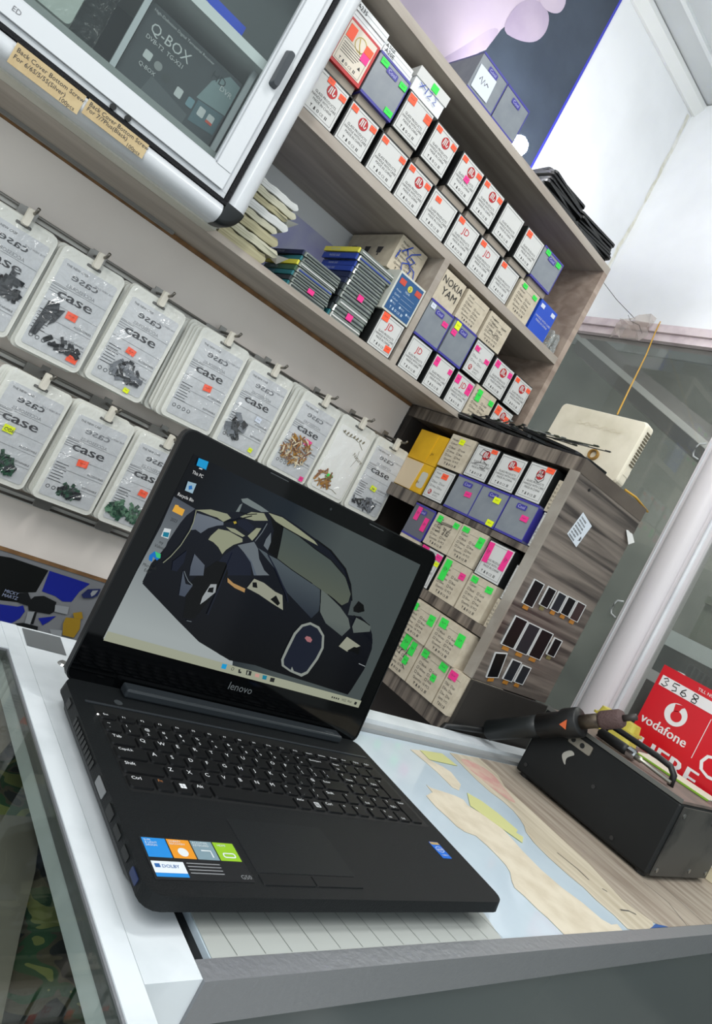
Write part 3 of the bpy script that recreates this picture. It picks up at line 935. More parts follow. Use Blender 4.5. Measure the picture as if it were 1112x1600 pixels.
# ---- upper compartment, upper row
rows = [
    (0.551, 0.620, 'glass', None, ((.18, .84, .26, .2, 'o'), (.86, .78, .24, .2, 'o')), 'white box with two large orange stickers', 'third'),
    (0.631, 0.699, 'glass', 'N', O2, 'white box with red emblem and two orange stickers', 'fourth'),
    (0.714, 0.785, 'glass', 'N', O2 + ((.52, .5, .2, .15, 'p'),), 'white box with red emblem and a pink sticker', 'fifth'),
    (0.790, 0.860, 'glass', 'N', O2, 'white box with red emblem and orange stickers', 'sixth'),
    (0.869, 0.938, 'glass', None, (), 'white box without stickers or emblem', 'seventh'),
    (0.953, 1.022, 'glass', None, ((.2, .85, .24, .17, 'o'),), 'white box with one orange sticker', 'eighth'),
]
for (x0, x1, k, mkk, st, lb, od) in rows:
    mk('phone_part_box', lb + ', %s in top row, %s' % (od, UP), (x0 + x1) / 2, 1.0925, 0.6165, x1 - x0, 0.0755, k, 0, mkk, st, group='boxes in the upper shelf')
# thin trays between the two rows carry the upper boxes
for i, (x0, x1) in enumerate(((0.386, 0.463), (0.465, 0.545), (0.548, 0.622), (0.628, 0.702), (0.710, 0.787), (0.789, 0.862), (0.866, 0.940), (0.950, 1.022), (1.024, 1.106))):
    t_ = thing('box_tray', 'dark tray carrying the %s box of the top row' % ORD[i], 'tray', ((x0 + x1) / 2, 1.094, H + 0.5972), group='dark trays between box rows')
    part('tray_base', MB().box(-(x1 - x0) / 2, (x1 - x0) / 2, 0, 0.118, 0, 0.0025), BLACKBOX, t_)
    part('tray_pad', MB().box(-(x1 - x0) / 2 + .006, (x1 - x0) / 2 - .003, 0.004, 0.116, 0.0025, 0.0188), mat('grey_pad', (150, 140, 128), 0.7), t_)
mk('phone_part_box', 'silver box with blue edges and three green stickers, second in top row', 0.506, 1.0915, 0.6163, 0.078, 0.081, 'cool', 0, None, ((.2, .86, .22, .13, 'g'), (.86, .8, .22, .13, 'g'), (.84, .13, .24, .13, 'g')), group='boxes in the upper shelf')
mk('phone_part_box', 'silver box with blue edges and two green stickers, last in top row', 1.065, 1.0925, 0.6163, 0.080, 0.077, 'cool', 0, None, ((.22, .9, .2, .14, 'g'), (.8, .86, .2, .14, 'g')), group='boxes in the upper shelf')
b_ = thing('red_carton', 'red carton with cream label and gold logo in top row of upper shelf', 'box', (0.426, 1.0915, H + 0.6163), 0, 'boxes in the upper shelf')
part('carton', MB().box(-.037, .037, 0, .12, 0, .081), mat('deep_red_card', (188, 38, 40), 0.45), b_)
part('cream_label', MB().box(-.031, .032, -.0006, 0, .006, .076), mat('cream_label', (222, 212, 196), 0.6), b_)
f2 = T(0, -.0007, 0) @ XZ
part('gold_logo', MB().ring(circ(.004, .056, .0125, 18), circ(.004, .056, .0110, 18), 0, .0002, f2).ribbon([(-.002, .064), (.002, .054), (.010, .043)], .002, .0002, f2), mat('gold_ink', (150, 134, 60), 0.4, metal=0.4), b_)
mb = MB()
for i in range(5):
    mb.flat([(-.025, .040 - i * .004), (.020 - .003 * i, .040 - i * .004), (.020 - .003 * i, .0412 - i * .004), (-.025, .0412 - i * .004)], 0, f2)
icons(mb, -.021, .011, .0055, f2)
frame_line(mb, -.028, .008, .028, .046, .0004, f2)
mb.flat([(.017, .022), (.024, .022), (.0205, .028)], 0, f2)
part('print', mb, INK, b_)
for (u, v, a, c_, k) in ((-.020, .060, .016, .022, 'o'), (.022, .058, .017, .013, 'o'), (.021, .044, .016, .014, 'p')):
    part('sticker', MB().box(u - a / 2, u + a / 2, -.0014, -.0008, v - c_ / 2, v + c_ / 2), STICK[k], b_)
# ---- flat white boxes lying on the upper row
FW = mat('flat_white_card', (226, 228, 228), 0.5)
for (x, z, wd, ht, tx, lb, dy) in ((0.428, 0.6985, 0.078, 0.014, '', 'lower white slim box under the A23S box', 0.002), (0.428, 0.7130, 0.078, 0.0145, 'A23S', 'white slim box lettered A23S on the red carton', 0.0), (0.437, 0.7280, 0.085, 0.014, '', 'topmost white slim box with worn edge above A23S', 0.03),
                                   (0.505, 0.6985, 0.074, 0.0125, 'A20E', 'lower white slim box lettered A20E', 0.0), (0.506, 0.7115, 0.074, 0.0125, 'A20E', 'upper white slim box lettered A20E on another', 0.008)):
    t_ = thing('slim_box', lb, 'box', (x, 1.094 + dy, H + z), RND.uniform(-.02, .02), 'slim white boxes on the top row')
    part('carton', MB().box(-wd / 2, wd / 2, 0, .15, 0, ht - 0.0003), FW, t_)
    part('flap_line', MB().box(-wd / 2 + .002, wd / 2 - .002, -.0003, 0, ht * .46, ht * .52), mat('flap_grey', (170, 172, 174), 0.6), t_)
    if tx:
        part('lettering', MB().text(tx, -wd / 2 + .004, ht * .25, .0105, FR, 0), INKBLACK, t_)
t_ = thing('lidded_box', 'white lidded box with blue A12S writing on the top row', 'box', (0.590, 1.093, H + 0.6935), -.02)
part('tray', MB().box(-.040, .040, .002, .15, 0, .026), FW, t_)
part('lid', MB().box(-.042, .042, 0, .152, .0262, .046), PAPERW, t_)
part('handwriting', MB().ribbon([(-.026, .014), (-.016, .026)], .0016, 0, FR).ribbon([(-.028, .022), (-.012, .019)], .0016, 0, FR).ribbon([(-.010, .012), (-.008, .026)], .0016, 0, FR).ribbon([(-.003, .023), (.003, .026), (.004, .020), (-.004, .012), (.006, .012)], .0016, 0, FR)
     .ribbon([(.020, .025), (.012, .024), (.018, .018), (.012, .012), (.020, .011)], .0016, 0, FR), PENB, t_)
part('sticker', MB().box(-.004, .012, -.0012, -.0004, .028, .041), STICK['g'], t_)

# ---- middle compartment, left bay
mk('phone_part_box', 'white box lettered JD beside the divider under the blue box', 0.757, 1.0915, 0.2700, 0.066, 0.0735, 'glass', 0, 'JD', ((.2, .88, .26, .22, 'o'), (.8, .2, .24, .16, 'o')), group='boxes in the lower shelf')
b_ = thing('navy_carton', 'dark blue box with pale rim and yellow seal on the JD box', 'box', (0.756, 1.0915, H + 0.3445), 0, 'boxes in the lower shelf')
part('carton', MB().box(-.038, .038, .0, .12, 0, .083), mat('pale_rim_card', (205, 206, 196), 0.5), b_)
part('blue_face', MB().box(-.034, .034, -.0006, 0, .004, .079), mat('petrol_blue_card', (38, 84, 132), 0.4), b_)
mb = MB()
for i, s in enumerate(('Model:', 'Quality:', 'Colour:')):
    mb.text(s, -.028, .046 - i * .009, .0052, f2)
    mb.flat([(-.008, .046 - i * .009), (.026, .046 - i * .009), (.026, .0464 - i * .009), (-.008, .0464 - i * .009)], 0, f2)
mb.text('YEAR', 0, .052, .006, f2, 0, 'C')
for u, v in ((-.026, .022), (.0, .022), (.022, .019)):
    mb.flat(circ(u, v, .0026, 10), 0, f2)
    mb.text('PCS', u + .004, v - .002, .005, f2)
icons(mb, -.024, .009, .0055, f2)
part('print', mb, mat('pale_blue_ink', (190, 206, 220), 0.5), b_)
part('yellow_seal', MB().flat(circ(.001, .064, .0065, 16), .0002, f2), mat('seal_yellow', (206, 200, 70), 0.5), b_)
part('seal_mark', MB().text('2', .001, .060, .011, f2, .0004, 'C'), mat('seal_ink', (40, 80, 60), 0.5), b_)
for u in (-.022, .024):
    part('sticker', MB().box(u - .008, u + .008, -.0012, -.0007, .061, .072), mat('brick_sticker', (200, 74, 56), 0.6), b_)
t_ = mk('phone_part_box', 'cream carton with blue handwritten numbers behind the dark blue box', 0.747, 1.132, 0.4282, 0.078, 0.072, 'carton', 0, None, (), pen='16', dep=1.5, penmat=PENB, group='boxes in the lower shelf')
mb = MB()
for i, v_ in enumerate((0.030, 0.060, 0.095)):
    mb.raw([(-BW / 2 - .0004, v_, .030), (-BW / 2 - .0004, v_ + .010, .030), (-BW / 2 - .0004, v_ + .012, .044), (-BW / 2 - .0004, v_ - .002, .044)], [(0, 3, 2, 1)])
    mb.raw([(-BW / 2 - .0004, v_ + .003, .024), (-BW / 2 - .0004, v_ + .007, .024), (-BW / 2 - .0004, v_ + .006, .030), (-BW / 2 - .0004, v_ + .004, .030)], [(0, 3, 2, 1)])
part('side_marks', mb, INK, t_)
# the carton behind needs a support: a folded cream carton below it
mk('phone_part_box', 'cream carton hidden low behind the dark blue box', 0.747, 1.215, 0.2700, 0.075, 0.1575, 'plain', 0, None, (), dep=0.85, group='boxes in the lower shelf')

# ---- middle compartment, right bay (three rows)
G_ = 'boxes in the right bay'
P2 = ((.18, .84, .2, .2, 'p'), (.87, .8, .17, .17, 'p'))
mk('phone_part_box', 'white box lettered JD, leftmost bottom box right of the divider', 0.849, 1.0915, 0.2700, 0.065, 0.0735, 'glass', 0, 'JD', (), group=G_)
mk('phone_part_box', 'white box with tall pink sticker, second on the bottom board right of divider', 0.927, 1.0915, 0.2700, 0.066, 0.0745, 'glass', 0, None, ((.17, .8, .2, .26, 'p'), (.87, .78, .17, .15, 'p')), group=G_)
mk('phone_part_box', 'white JD box nearly covered by pink stickers on the bottom board', 1.003, 1.0915, 0.2700, 0.066, 0.0745, 'glass', 0, 'JD', ((.17, .78, .22, .24, 'p'), (.82, .72, .24, .34, 'p')), group=G_)
mk('phone_part_box', 'greenish cream box with tall green sticker on the bottom board', 1.079, 1.0915, 0.2700, 0.077, 0.0775, 'carton', 0, None, ((.25, .75, .2, .35, 'g'), (.85, .78, .2, .15, 'g')), group=G_)
mk('phone_part_box', 'white box with emblem and orange stickers, rightmost on the bottom board', 1.158, 1.0915, 0.2700, 0.068, 0.0745, 'glass', 0, 'N', ((.2, .8, .26, .26, 'o'), (.8, .7, .26, .2, 'o')), group=G_)
mk('phone_part_box', 'silver box with blue edges and pink sticker right of the divider', 0.853, 1.0915, 0.3455, 0.074, 0.081, 'cool', 0, None, ((.82, .68, .22, .13, 'p'), (.15, .86, .18, .13, 'w')), group=G_)
mk('phone_part_box', 'silver box with blue edges and stacked yellow and pink stickers', 0.9335, 1.0915, 0.3463, 0.0755, 0.083, 'cool', 0, None, ((.18, .86, .2, .2, 'y'), (.16, .66, .2, .14, 'p')), group=G_)
mk('phone_part_box', 'white box with small low emblem and two pink stickers', 1.0100, 1.0915, 0.3500, 0.067, 0.0775, 'model', 0, 'N', ((.2, .76, .22, .13, 'p'), (.84, .62, .22, .13, 'p')), group=G_)
mk('phone_part_box', 'white box with red emblem and two pink stickers', 1.0905, 1.0915, 0.3500, 0.0755, 0.0750, 'glass', 0, 'N', P2, group=G_)
mk('phone_part_box', 'white box with red emblem beside the right end panel', 1.171, 1.0915, 0.3500, 0.071, 0.0750, 'glass', 0, 'N', O2, group=G_)
mk('phone_part_box', 'cream carton handwritten NOKIA YAM in black marker', 0.849, 1.094, 0.4270, 0.067, 0.068, 'plain', 0, None, (), pen='NOK', group=G_)
mk('phone_part_box', 'pale carton with faint print right of the NOKIA carton', 0.930, 1.094, 0.4300, 0.078, 0.066, 'carton', 0.02, None, (), group=G_)
mk('phone_part_box', 'pale carton with scribbled pen name, last in top row of right bay', 1.016, 1.094, 0.4300, 0.077, 0.066, 'carton', -0.02, None, (), pen='GAL', group=G_)
# ---- silver boxes on top of the shelf
mk('phone_part_box', 'clear silver box with printed table on top of the shelf', 0.690, 1.0935, 0.7820, 0.080, 0.077, 'cool', 0, None, ((.38, .42, .62, .6, 'w'),), group='silver boxes on top of the shelf')
mk('phone_part_box', 'plain silver box on top of the shelf beside the glowing lamp', 0.7715, 1.0935, 0.7820, 0.077, 0.077, 'cool', 0, None, (), group='silver boxes on top of the shelf')

# ---- corner cabinet boxes, fronts facing the laptop side (rotated)
RZ = -math.pi / 2


def rk(label, y1, y0, zb, ht, kind, mark=None, st=(), pen=None, x=1.031, dep=1.0, group='boxes in the corner cabinet'):
    return mk('phone_part_box', label, x, (y0 + y1) / 2, zb, y1 - y0 - 0.001, ht, kind, RZ, mark, st, pen, dep, group=group)


rk('white box with red emblem, leftmost small box on the top shelf of corner cabinet', 1.073, 1.007, 0.0675, 0.073, 'model', 'N', ((.6, .78, .28, .17, 'o'),))
rk('silver blue-edged box with pink sticker on the top shelf of corner cabinet', 1.000, 0.926, 0.0675, 0.075, 'cool', None, ((.66, .56, .24, .15, 'p'),))
rk('silver blue-edged box with two yellow stickers on the top shelf of corner cabinet', 0.926, 0.852, 0.0675, 0.075, 'cool', None, ((.68, .72, .24, .16, 'y'), (.82, .1, .24, .16, 'y')))
rk('silver blue-edged box with pink sticker nearest the side panel', 0.851, 0.778, 0.0675, 0.076, 'cool', None, ((.74, .56, .24, .15, 'p'),))
rk('white box with no emblem squeezed against the side panel, top shelf', 0.770, 0.7572, 0.0675, 0.072, 'glass', None, (), None, 1.0385)
rk('cream carton with yellow triangle sticker on the yellow box side of corner cabinet', 1.075, 0.999, 0.1440, 0.0765, 'carton', None, ((.5, .84, .2, .16, 'y'),))
rk('cream white box with black pen 5S and emblem', 0.994, 0.927, 0.1445, 0.074, 'glass', 'N', ((.8, .9, .24, .12, 'o'),), '5S')
rk('white box with emblem and orange sticker in the middle of the cabinet top row', 0.921, 0.852, 0.1445, 0.0725, 'glass', 'N', ((.78, .68, .24, .13, 'o'),))
rk('white box with emblem circled in black pen', 0.847, 0.783, 0.1445, 0.0755, 'glass', 'N', ((.82, .9, .3, .14, 'o'),), '6')
rk('brownish carton pressed against the side panel, top shelf', 0.775, 0.7572, 0.1400, 0.064, 'carton', None, (), None, 1.0395)
# second shelf
rk('silver box with cabinet shade painted in and two tall pink stickers', 1.074, 1.007, -0.0235, 0.0725, 'cooldark', None, ((.3, .72, .2, .42, 'p'), (.8, .5, .2, .42, 'p')))
rk('cream carton with pen scribble 396 and green stickers', 1.003, 0.927, -0.0205, 0.0715, 'carton', None, ((.2, .84, .18, .2, 'g'), (.85, .86, .2, .16, 'g')), '396')
rk('cream carton with green stickers, third on the second shelf', 0.926, 0.852, -0.0205, 0.0725, 'carton', None, ((.2, .88, .24, .15, 'g'), (.86, .72, .22, .3, 'g')))
rk('white box with two tall pink stickers on the second shelf', 0.846, 0.779, -0.0245, 0.073, 'glass', None, ((.16, .66, .2, .56, 'p'), (.84, .66, .2, .56, 'p')))
rk('white box half hidden by side panel on the second shelf', 0.769, 0.7572, -0.0425, 0.072, 'glass', None, (), None, 1.0385)
rk('yellowish carton under the shade-painted silver box', 1.074, 1.007, -0.1010, 0.077, 'plain')
rk('white box with pink and yellow stickers beside the laptop lid corner', 0.999, 0.930, -0.1010, 0.0795, 'glass', None, ((.2, .92, .3, .1, 'p'), (.86, .85, .26, .16, 'p'), (.9, .68, .18, .12, 'y')))
rk('cream carton with a long strip of green stickers', 0.925, 0.850, -0.1010, 0.079, 'carton', None, ((.2, .68, .22, .56, 'g'), (.82, .74, .2, .17, 'p')))
rk('cream carton with two green stickers below the pink-stickered box', 0.847, 0.779, -0.1010, 0.0755, 'carton', None, ((.2, .88, .24, .16, 'g'), (.82, .82, .24, .16, 'g')))
rk('small cream carton at the cabinet panel on the second shelf', 0.771, 0.7572, -0.1010, 0.0575, 'carton', None, (), None, 1.0365)
# third shelf
rk('cream carton in the third shelf with green stickers, upper left', 0.935, 0.852, -0.1922, 0.068, 'carton', None, ((.2, .8, .2, .22, 'g'), (.86, .7, .2, .3, 'g')), None, 1.012)
rk('cream carton in the third shelf with green stickers, upper right', 0.850, 0.770, -0.1922, 0.068, 'carton', None, ((.2, .84, .24, .26, 'g'), (.86, .7, .22, .34, 'g')), None, 1.012)
rk('cream carton in the third shelf with black pen letters, lower left', 0.932, 0.858, -0.2700, 0.0775, 'carton', None, ((.44, .8, .26, .36, 'g'), (.74, .76, .2, .34, 'g'), (.7, .42, .18, .2, 'g')), 'SPK', 1.018)
rk('cream carton in the third shelf, lower middle, with scattered green stickers', 0.856, 0.779, -0.2700, 0.0775, 'carton', None, ((.16, .86, .22, .18, 'g'), (.84, .86, .24, .18, 'g'), (.72, .5, .16, .16, 'g')), None, 1.018)
rk('cream carton with magenta sticker in the third shelf, lower right', 0.777, 0.7375, -0.2700, 0.0775, 'carton', None, ((.35, .84, .5, .2, 'p'),), None, 1.018)
# yellow boxes
YEL = mat('yellow_card', (222, 172, 26), 0.55, noise=(20, (206, 156, 20), 0.35, 0.6))
for (zb, ht, lb, lo) in ((0.136, 0.072, 'yellow card box, upper of two, left end of corner cabinet', False), (0.0675, 0.068, 'yellow card box with beige flap, lower of two', True)):
    t_ = thing('yellow_box', lb, 'box', (1.032, 1.127, H + zb), RZ, 'yellow boxes in the corner cabinet')
    part('carton', MB().box(-.048, .048, 0, .11, 0, ht - .0005), YEL, t_)
    part('flap', MB().prism([(-.047, 0.001), (.010 if lo else .012, 0.001), (.014 if lo else .016, ht - .002), (-.047, ht - .002)], 0, .0012, XZ), mat('beige_flap', (206, 186, 156), 0.6) if lo else YEL, t_)
    if lo:
        part('grey_patch', MB().flat(rr(.022, .012, .044, .05, .006), .0004, XZ), mat('patch_grey', (190, 188, 176), 0.6), t_)
    part('print', MB().text('JH', .020, ht * .3, .009, XZ, .0016), mat('brown_ink', (120, 90, 20), 0.6), t_)
# ================================================================== rails, hooks and hanging bags
RAILM = mat('rail_grey', (150, 148, 144), 0.35, metal=0.5)
RAILD = mat('rail_dark', (84, 80, 76), 0.5)
for (zr, lb) in ((0.150, 'uppermost metal hanging rail on the beige board'), (-0.066, 'middle metal hanging rail on the beige board'), (-0.272, 'lowest metal hanging rail, below the lower bags')):
    t_ = thing('hanging_rail', lb, 'rail', (0.25, 1.236, H + zr))
    part('bar', MB().tube([(-1.1, 0, 0), (0.775, 0, 0)], 0.0026, 8), RAILM, t_, smooth=True)
    part('bar', MB().tube([(-1.1, 0.001, -0.011), (0.775, 0.001, -0.011)], 0.0022, 8), RAILD, t_, smooth=True)
    x = -0.24
    while x < 0.75:
        part('bracket', MB().prism(rr(x, -0.013, x + 0.03, 0.003, 0.002, 2), 0.001, 0.0065, XZ), RAILM, t_)
        x += 0.118
    part('backing_strip', MB().box(-1.1, 0.775, 0.0035, 0.0135, -0.016, -0.001), mat('rail_white', (214, 212, 206), 0.5), t_)

BAGW, BAGH = 0.106, 0.178
RIM = mat('bag_white_rim', (222, 222, 214), 0.35, bump=(60, 0.25))
CARD = mat('bag_grey_window', (204, 206, 208), 0.3, noise=(22, (188, 191, 194), 0.3, 0.6))
FILM = clear('bag_film', (255, 255, 255), 1.6, 0.12, bump=(24, 1.0), haze=0.02)
GREYINK = mat('grey_bag_ink', (132, 134, 138), 0.6)
BAGP = T(0, -0.0019, 0) @ XZ


def bag_rim():
    o = rr(-BAGW / 2, -BAGH, BAGW / 2, 0, 0.010)
    return MB().prism(o, -0.0012, 0.0006, XZ, inset=0.0006).mesh('pouch_back', RIM)


def bag_card():
    return MB().prism(rr(-BAGW / 2 + .009, -BAGH + .009, BAGW / 2 - .007, -.020, .004), 0.0004, 0.0016, XZ).mesh('printed_window', CARD)


def bag_print():
    mb = MB()
    for dx in (-.0005, 0, .0005):
        mb.text('case', -.002 + dx * 1.4, -.080, .0220, BAGP, 0.0002 + dx * .02, 'C', 1.55)
    mb.text('THE NEW CASE', -.038, -.030, .0052, BAGP, 0.0002)
    for i in range(4):
        mb.flat([(-.044, -.064 - i * .004), (-.020 + .002 * i, -.064 - i * .004), (-.020 + .002 * i, -.0646 - i * .004), (-.044, -.0646 - i * .004)][::-1], .0002, BAGP)
    for i in range(7):
        v = -.108 - i * .0052
        mb.flat([(-.042, v - .0012), (-.020 - .003 * (i % 2), v - .0012), (-.020 - .003 * (i % 2), v), (-.042, v)], .0002, BAGP)
    for i, v in enumerate((-.062, -.092, -.116, -.140)):
        mb.flat([(-.044, v - .0004), (.045, v - .0004), (.045, v), (-.044, v)], .0002, BAGP)
    for i in range(4):
        a = circ(-.036 + i * .010, -.152, .0034, 10)
        b = circ(-.036 + i * .010, -.152, .0024, 10)
        mb.raw([(p[0], p[1], .0002) for p in a] + [(p[0], p[1], .0002) for p in b], [(k, (k + 1) % 10, 10 + (k + 1) % 10, 10 + k) for k in range(10)], BAGP)
    mb.text('ACCESSORIES', .014, -.112, .0048, BAGP, 0.0002).text('SUSTAINABLE', .016, -.136, .0044, BAGP, 0.0002)
    return mb.mesh('print', mat('bag_ink', (58, 58, 62), 0.6))


def bag_ghost():
    mb = MB()
    for dx in (-.0004, .0004):
        mb.text('case', dx * 1.3, -.046, .0175, BAGP, 0.0001, 'C', 1.5, flip=True)
    mb.text('ACCESSORIES', 0, -.060, .0078, BAGP, 0.0001, 'C', flip=True)
    mb.text('THE NEW CASE', .030, -.038, .0045, BAGP, 0.0001, 'C', flip=True)
    return mb.mesh('ghost_print', GREYINK)


def bag_film():
    nx, nz = 9, 15
    rd = random.Random(5)
    vs, fs = [], []
    for j in range(nz):
        for i in range(nx):
            u, v = i / (nx - 1), j / (nz - 1)
            e = min(u, 1 - u, v, 1 - v)
            d = 0.0022 + min(e * 5, 1) * (0.0035 + rd.uniform(-.0016, .0016) + 0.004 * max(0, v - .45))
            vs.append((-BAGW / 2 + .004 + u * (BAGW - .008), -d, -.004 - v * (BAGH - .008)))
    for j in range(nz - 1):
        for i in range(nx - 1):
            a = j * nx + i
            fs.append((a, a + nx, a + nx + 1, a + 1))
    return MB().raw(vs, fs).mesh('clear_film', FILM, True)


def heap(seed, n, cx, cz, sx, sz, lng, wid, mats, thick=0.002):
    """small loose parts lying in the bag: one mesh per colour"""
    rd = random.Random(seed)
    out = []
    for m_ in mats:
        mb = MB()
        for k in range(n):
            a = rd.uniform(0, math.pi)
            l = lng * rd.uniform(.5, 1.2)
            w_ = wid * rd.uniform(.6, 1.4)
            r = math.sqrt(rd.random())
            t = rd.uniform(0, 2 * math.pi)
            x = cx + sx * r * math.cos(t)
            z = cz + sz * r * math.sin(t) * (1 if math.sin(t) > 0 else .6)
            y = -0.0024 - rd.uniform(0, thick)
            mb.box(-l / 2, l / 2, -.0006, .0006, -w_ / 2, w_ / 2, T(x, y, z) @ Matrix.Rotation(a, 4, 'Y') @ Matrix.Rotation(rd.uniform(-.3, .3), 4, 'X'))
        out.append((mb, m_))
    return out


GREENP = mat('green_parts', (46, 84, 64), 0.35, noise=(160, (26, 54, 42), 0.4, 0.6))
GREENL = mat('light_green_parts', (86, 124, 98), 0.35)
DARKP = mat('dark_parts', (40, 42, 46), 0.3)
GREYP = mat('grey_parts', (112, 116, 122), 0.3)
GOLDP = mat('gold_parts', (176, 128, 60), 0.35, metal=0.3)
BROWNP = mat('brown_parts', (128, 84, 52), 0.4)
BONE = mat('bone_parts', (214, 200, 170), 0.4)
HOOKM = mat('hook_metal', (120, 116, 108), 0.3, metal=0.8)
CLIP = mat('ivory_clip', (222, 216, 202), 0.45)

BAGS = [
    # x centre, top z, kind, contents, stickers(u,v from bag centre/top, w, h, colour), extra bags behind, fan, label
    (0.140, 0.132, 'case', 'flexL', (), 3, .004, 'leftmost upper hanging bag cut by the frame edge'),
    (0.254, 0.133, 'case', 'flex', ((.004, -.098, .017, .012, 'o'), (.034, -.158, .017, .012, 'o')), 3, .003, 'upper hanging bag with black flex parts and two orange stickers'),
    (0.372, 0.137, 'case', 'antenna', ((-.004, -.104, .016, .011, 'o'), (.020, -.166, .010, .008, 'y')), 4, .003, 'upper hanging bag with grey bracket parts and an orange and a lime sticker'),
    (0.512, 0.141, 'case', None, ((.006, -.098, .016, .012, 'o'),), 8, .005, 'upper hanging bag with one orange sticker on a thick fanned stack'),
    (0.626, 0.138, 'case', 'chips', ((.030, -.160, .009, .009, 'y'), (.016, -.100, .013, .010, 'w')), 4, .004, 'upper hanging bag of dark chips right behind the laptop lid'),
    (0.762, 0.141, 'case', 'golden', ((.010, -.094, .019, .013, 'p'), (.038, -.166, .010, .010, 'p')), 8, .006, 'upper hanging bag full of brown and gold slivers with pink sticker'),
    (0.872, 0.143, 'white', 'twigs', ((-.012, -.136, .015, .011, 'g'),), 4, .003, 'white hanging bag with twig print and gold slivers'),
    (0.984, 0.143, 'case', 'dark', ((.000, -.112, .017, .011, 'y'),), 3, .003, 'rightmost upper hanging bag with black slivers and yellow sticker'),
    (0.272, -0.078, 'case', 'greenB', ((-.012, -.092, .017, .012, 'y'),), 3, .003, 'lower hanging bag with green boards and yellow CG6 sticker'),
    (0.388, -0.079, 'case', 'greenC', ((-.002, -.096, .018, .012, 'o'),), 4, .003, 'lower hanging bag with small green heap and orange sticker'),
    (0.505, -0.078, 'case', 'greenD', ((.002, -.104, .016, .012, 'o'),), 4, .004, 'lower hanging bag with wide green heap beside the laptop lid'),
]
CONT = {
    'flexL': lambda: heap(1, 14, .02, -.105, .02, .02, .022, .008, [DARKP]),
    'antenna': lambda: heap(3, 16, .006, -.142, .026, .022, .016, .005, [GREYP, DARKP]),
    'chips': lambda: heap(4, 12, -.022, -.135, .018, .026, .014, .010, [DARKP, GREYP]),
    'golden': lambda: heap(5, 44, -.006, -.124, .034, .036, .016, .0024, [GOLDP, BROWNP, BONE], .004),
    'twigs': lambda: heap(6, 16, -.022, -.148, .022, .022, .018, .003, [GOLDP, BROWNP]),
    'dark': lambda: heap(7, 18, -.006, -.152, .034, .018, .020, .003, [DARKP, GREYP]),
    'greenB': lambda: heap(8, 26, -.010, -.150, .038, .020, .014, .009, [GREENP, DARKP]),
    'greenC': lambda: heap(9, 26, .000, -.152, .018, .016, .009, .006, [GREENP, DARKP]),
    'greenD': lambda: heap(10, 40, -.008, -.150, .036, .022, .012, .006, [GREENP, GREENL]),
}
SHORT = ['cut-off left bag', 'black flex bag', 'grey bracket bag', 'thick upper stack', 'dark chip bag', 'gold sliver bag', 'twig print bag', 'black sliver bag', 'green board bag', 'small green heap bag', 'wide green heap bag']
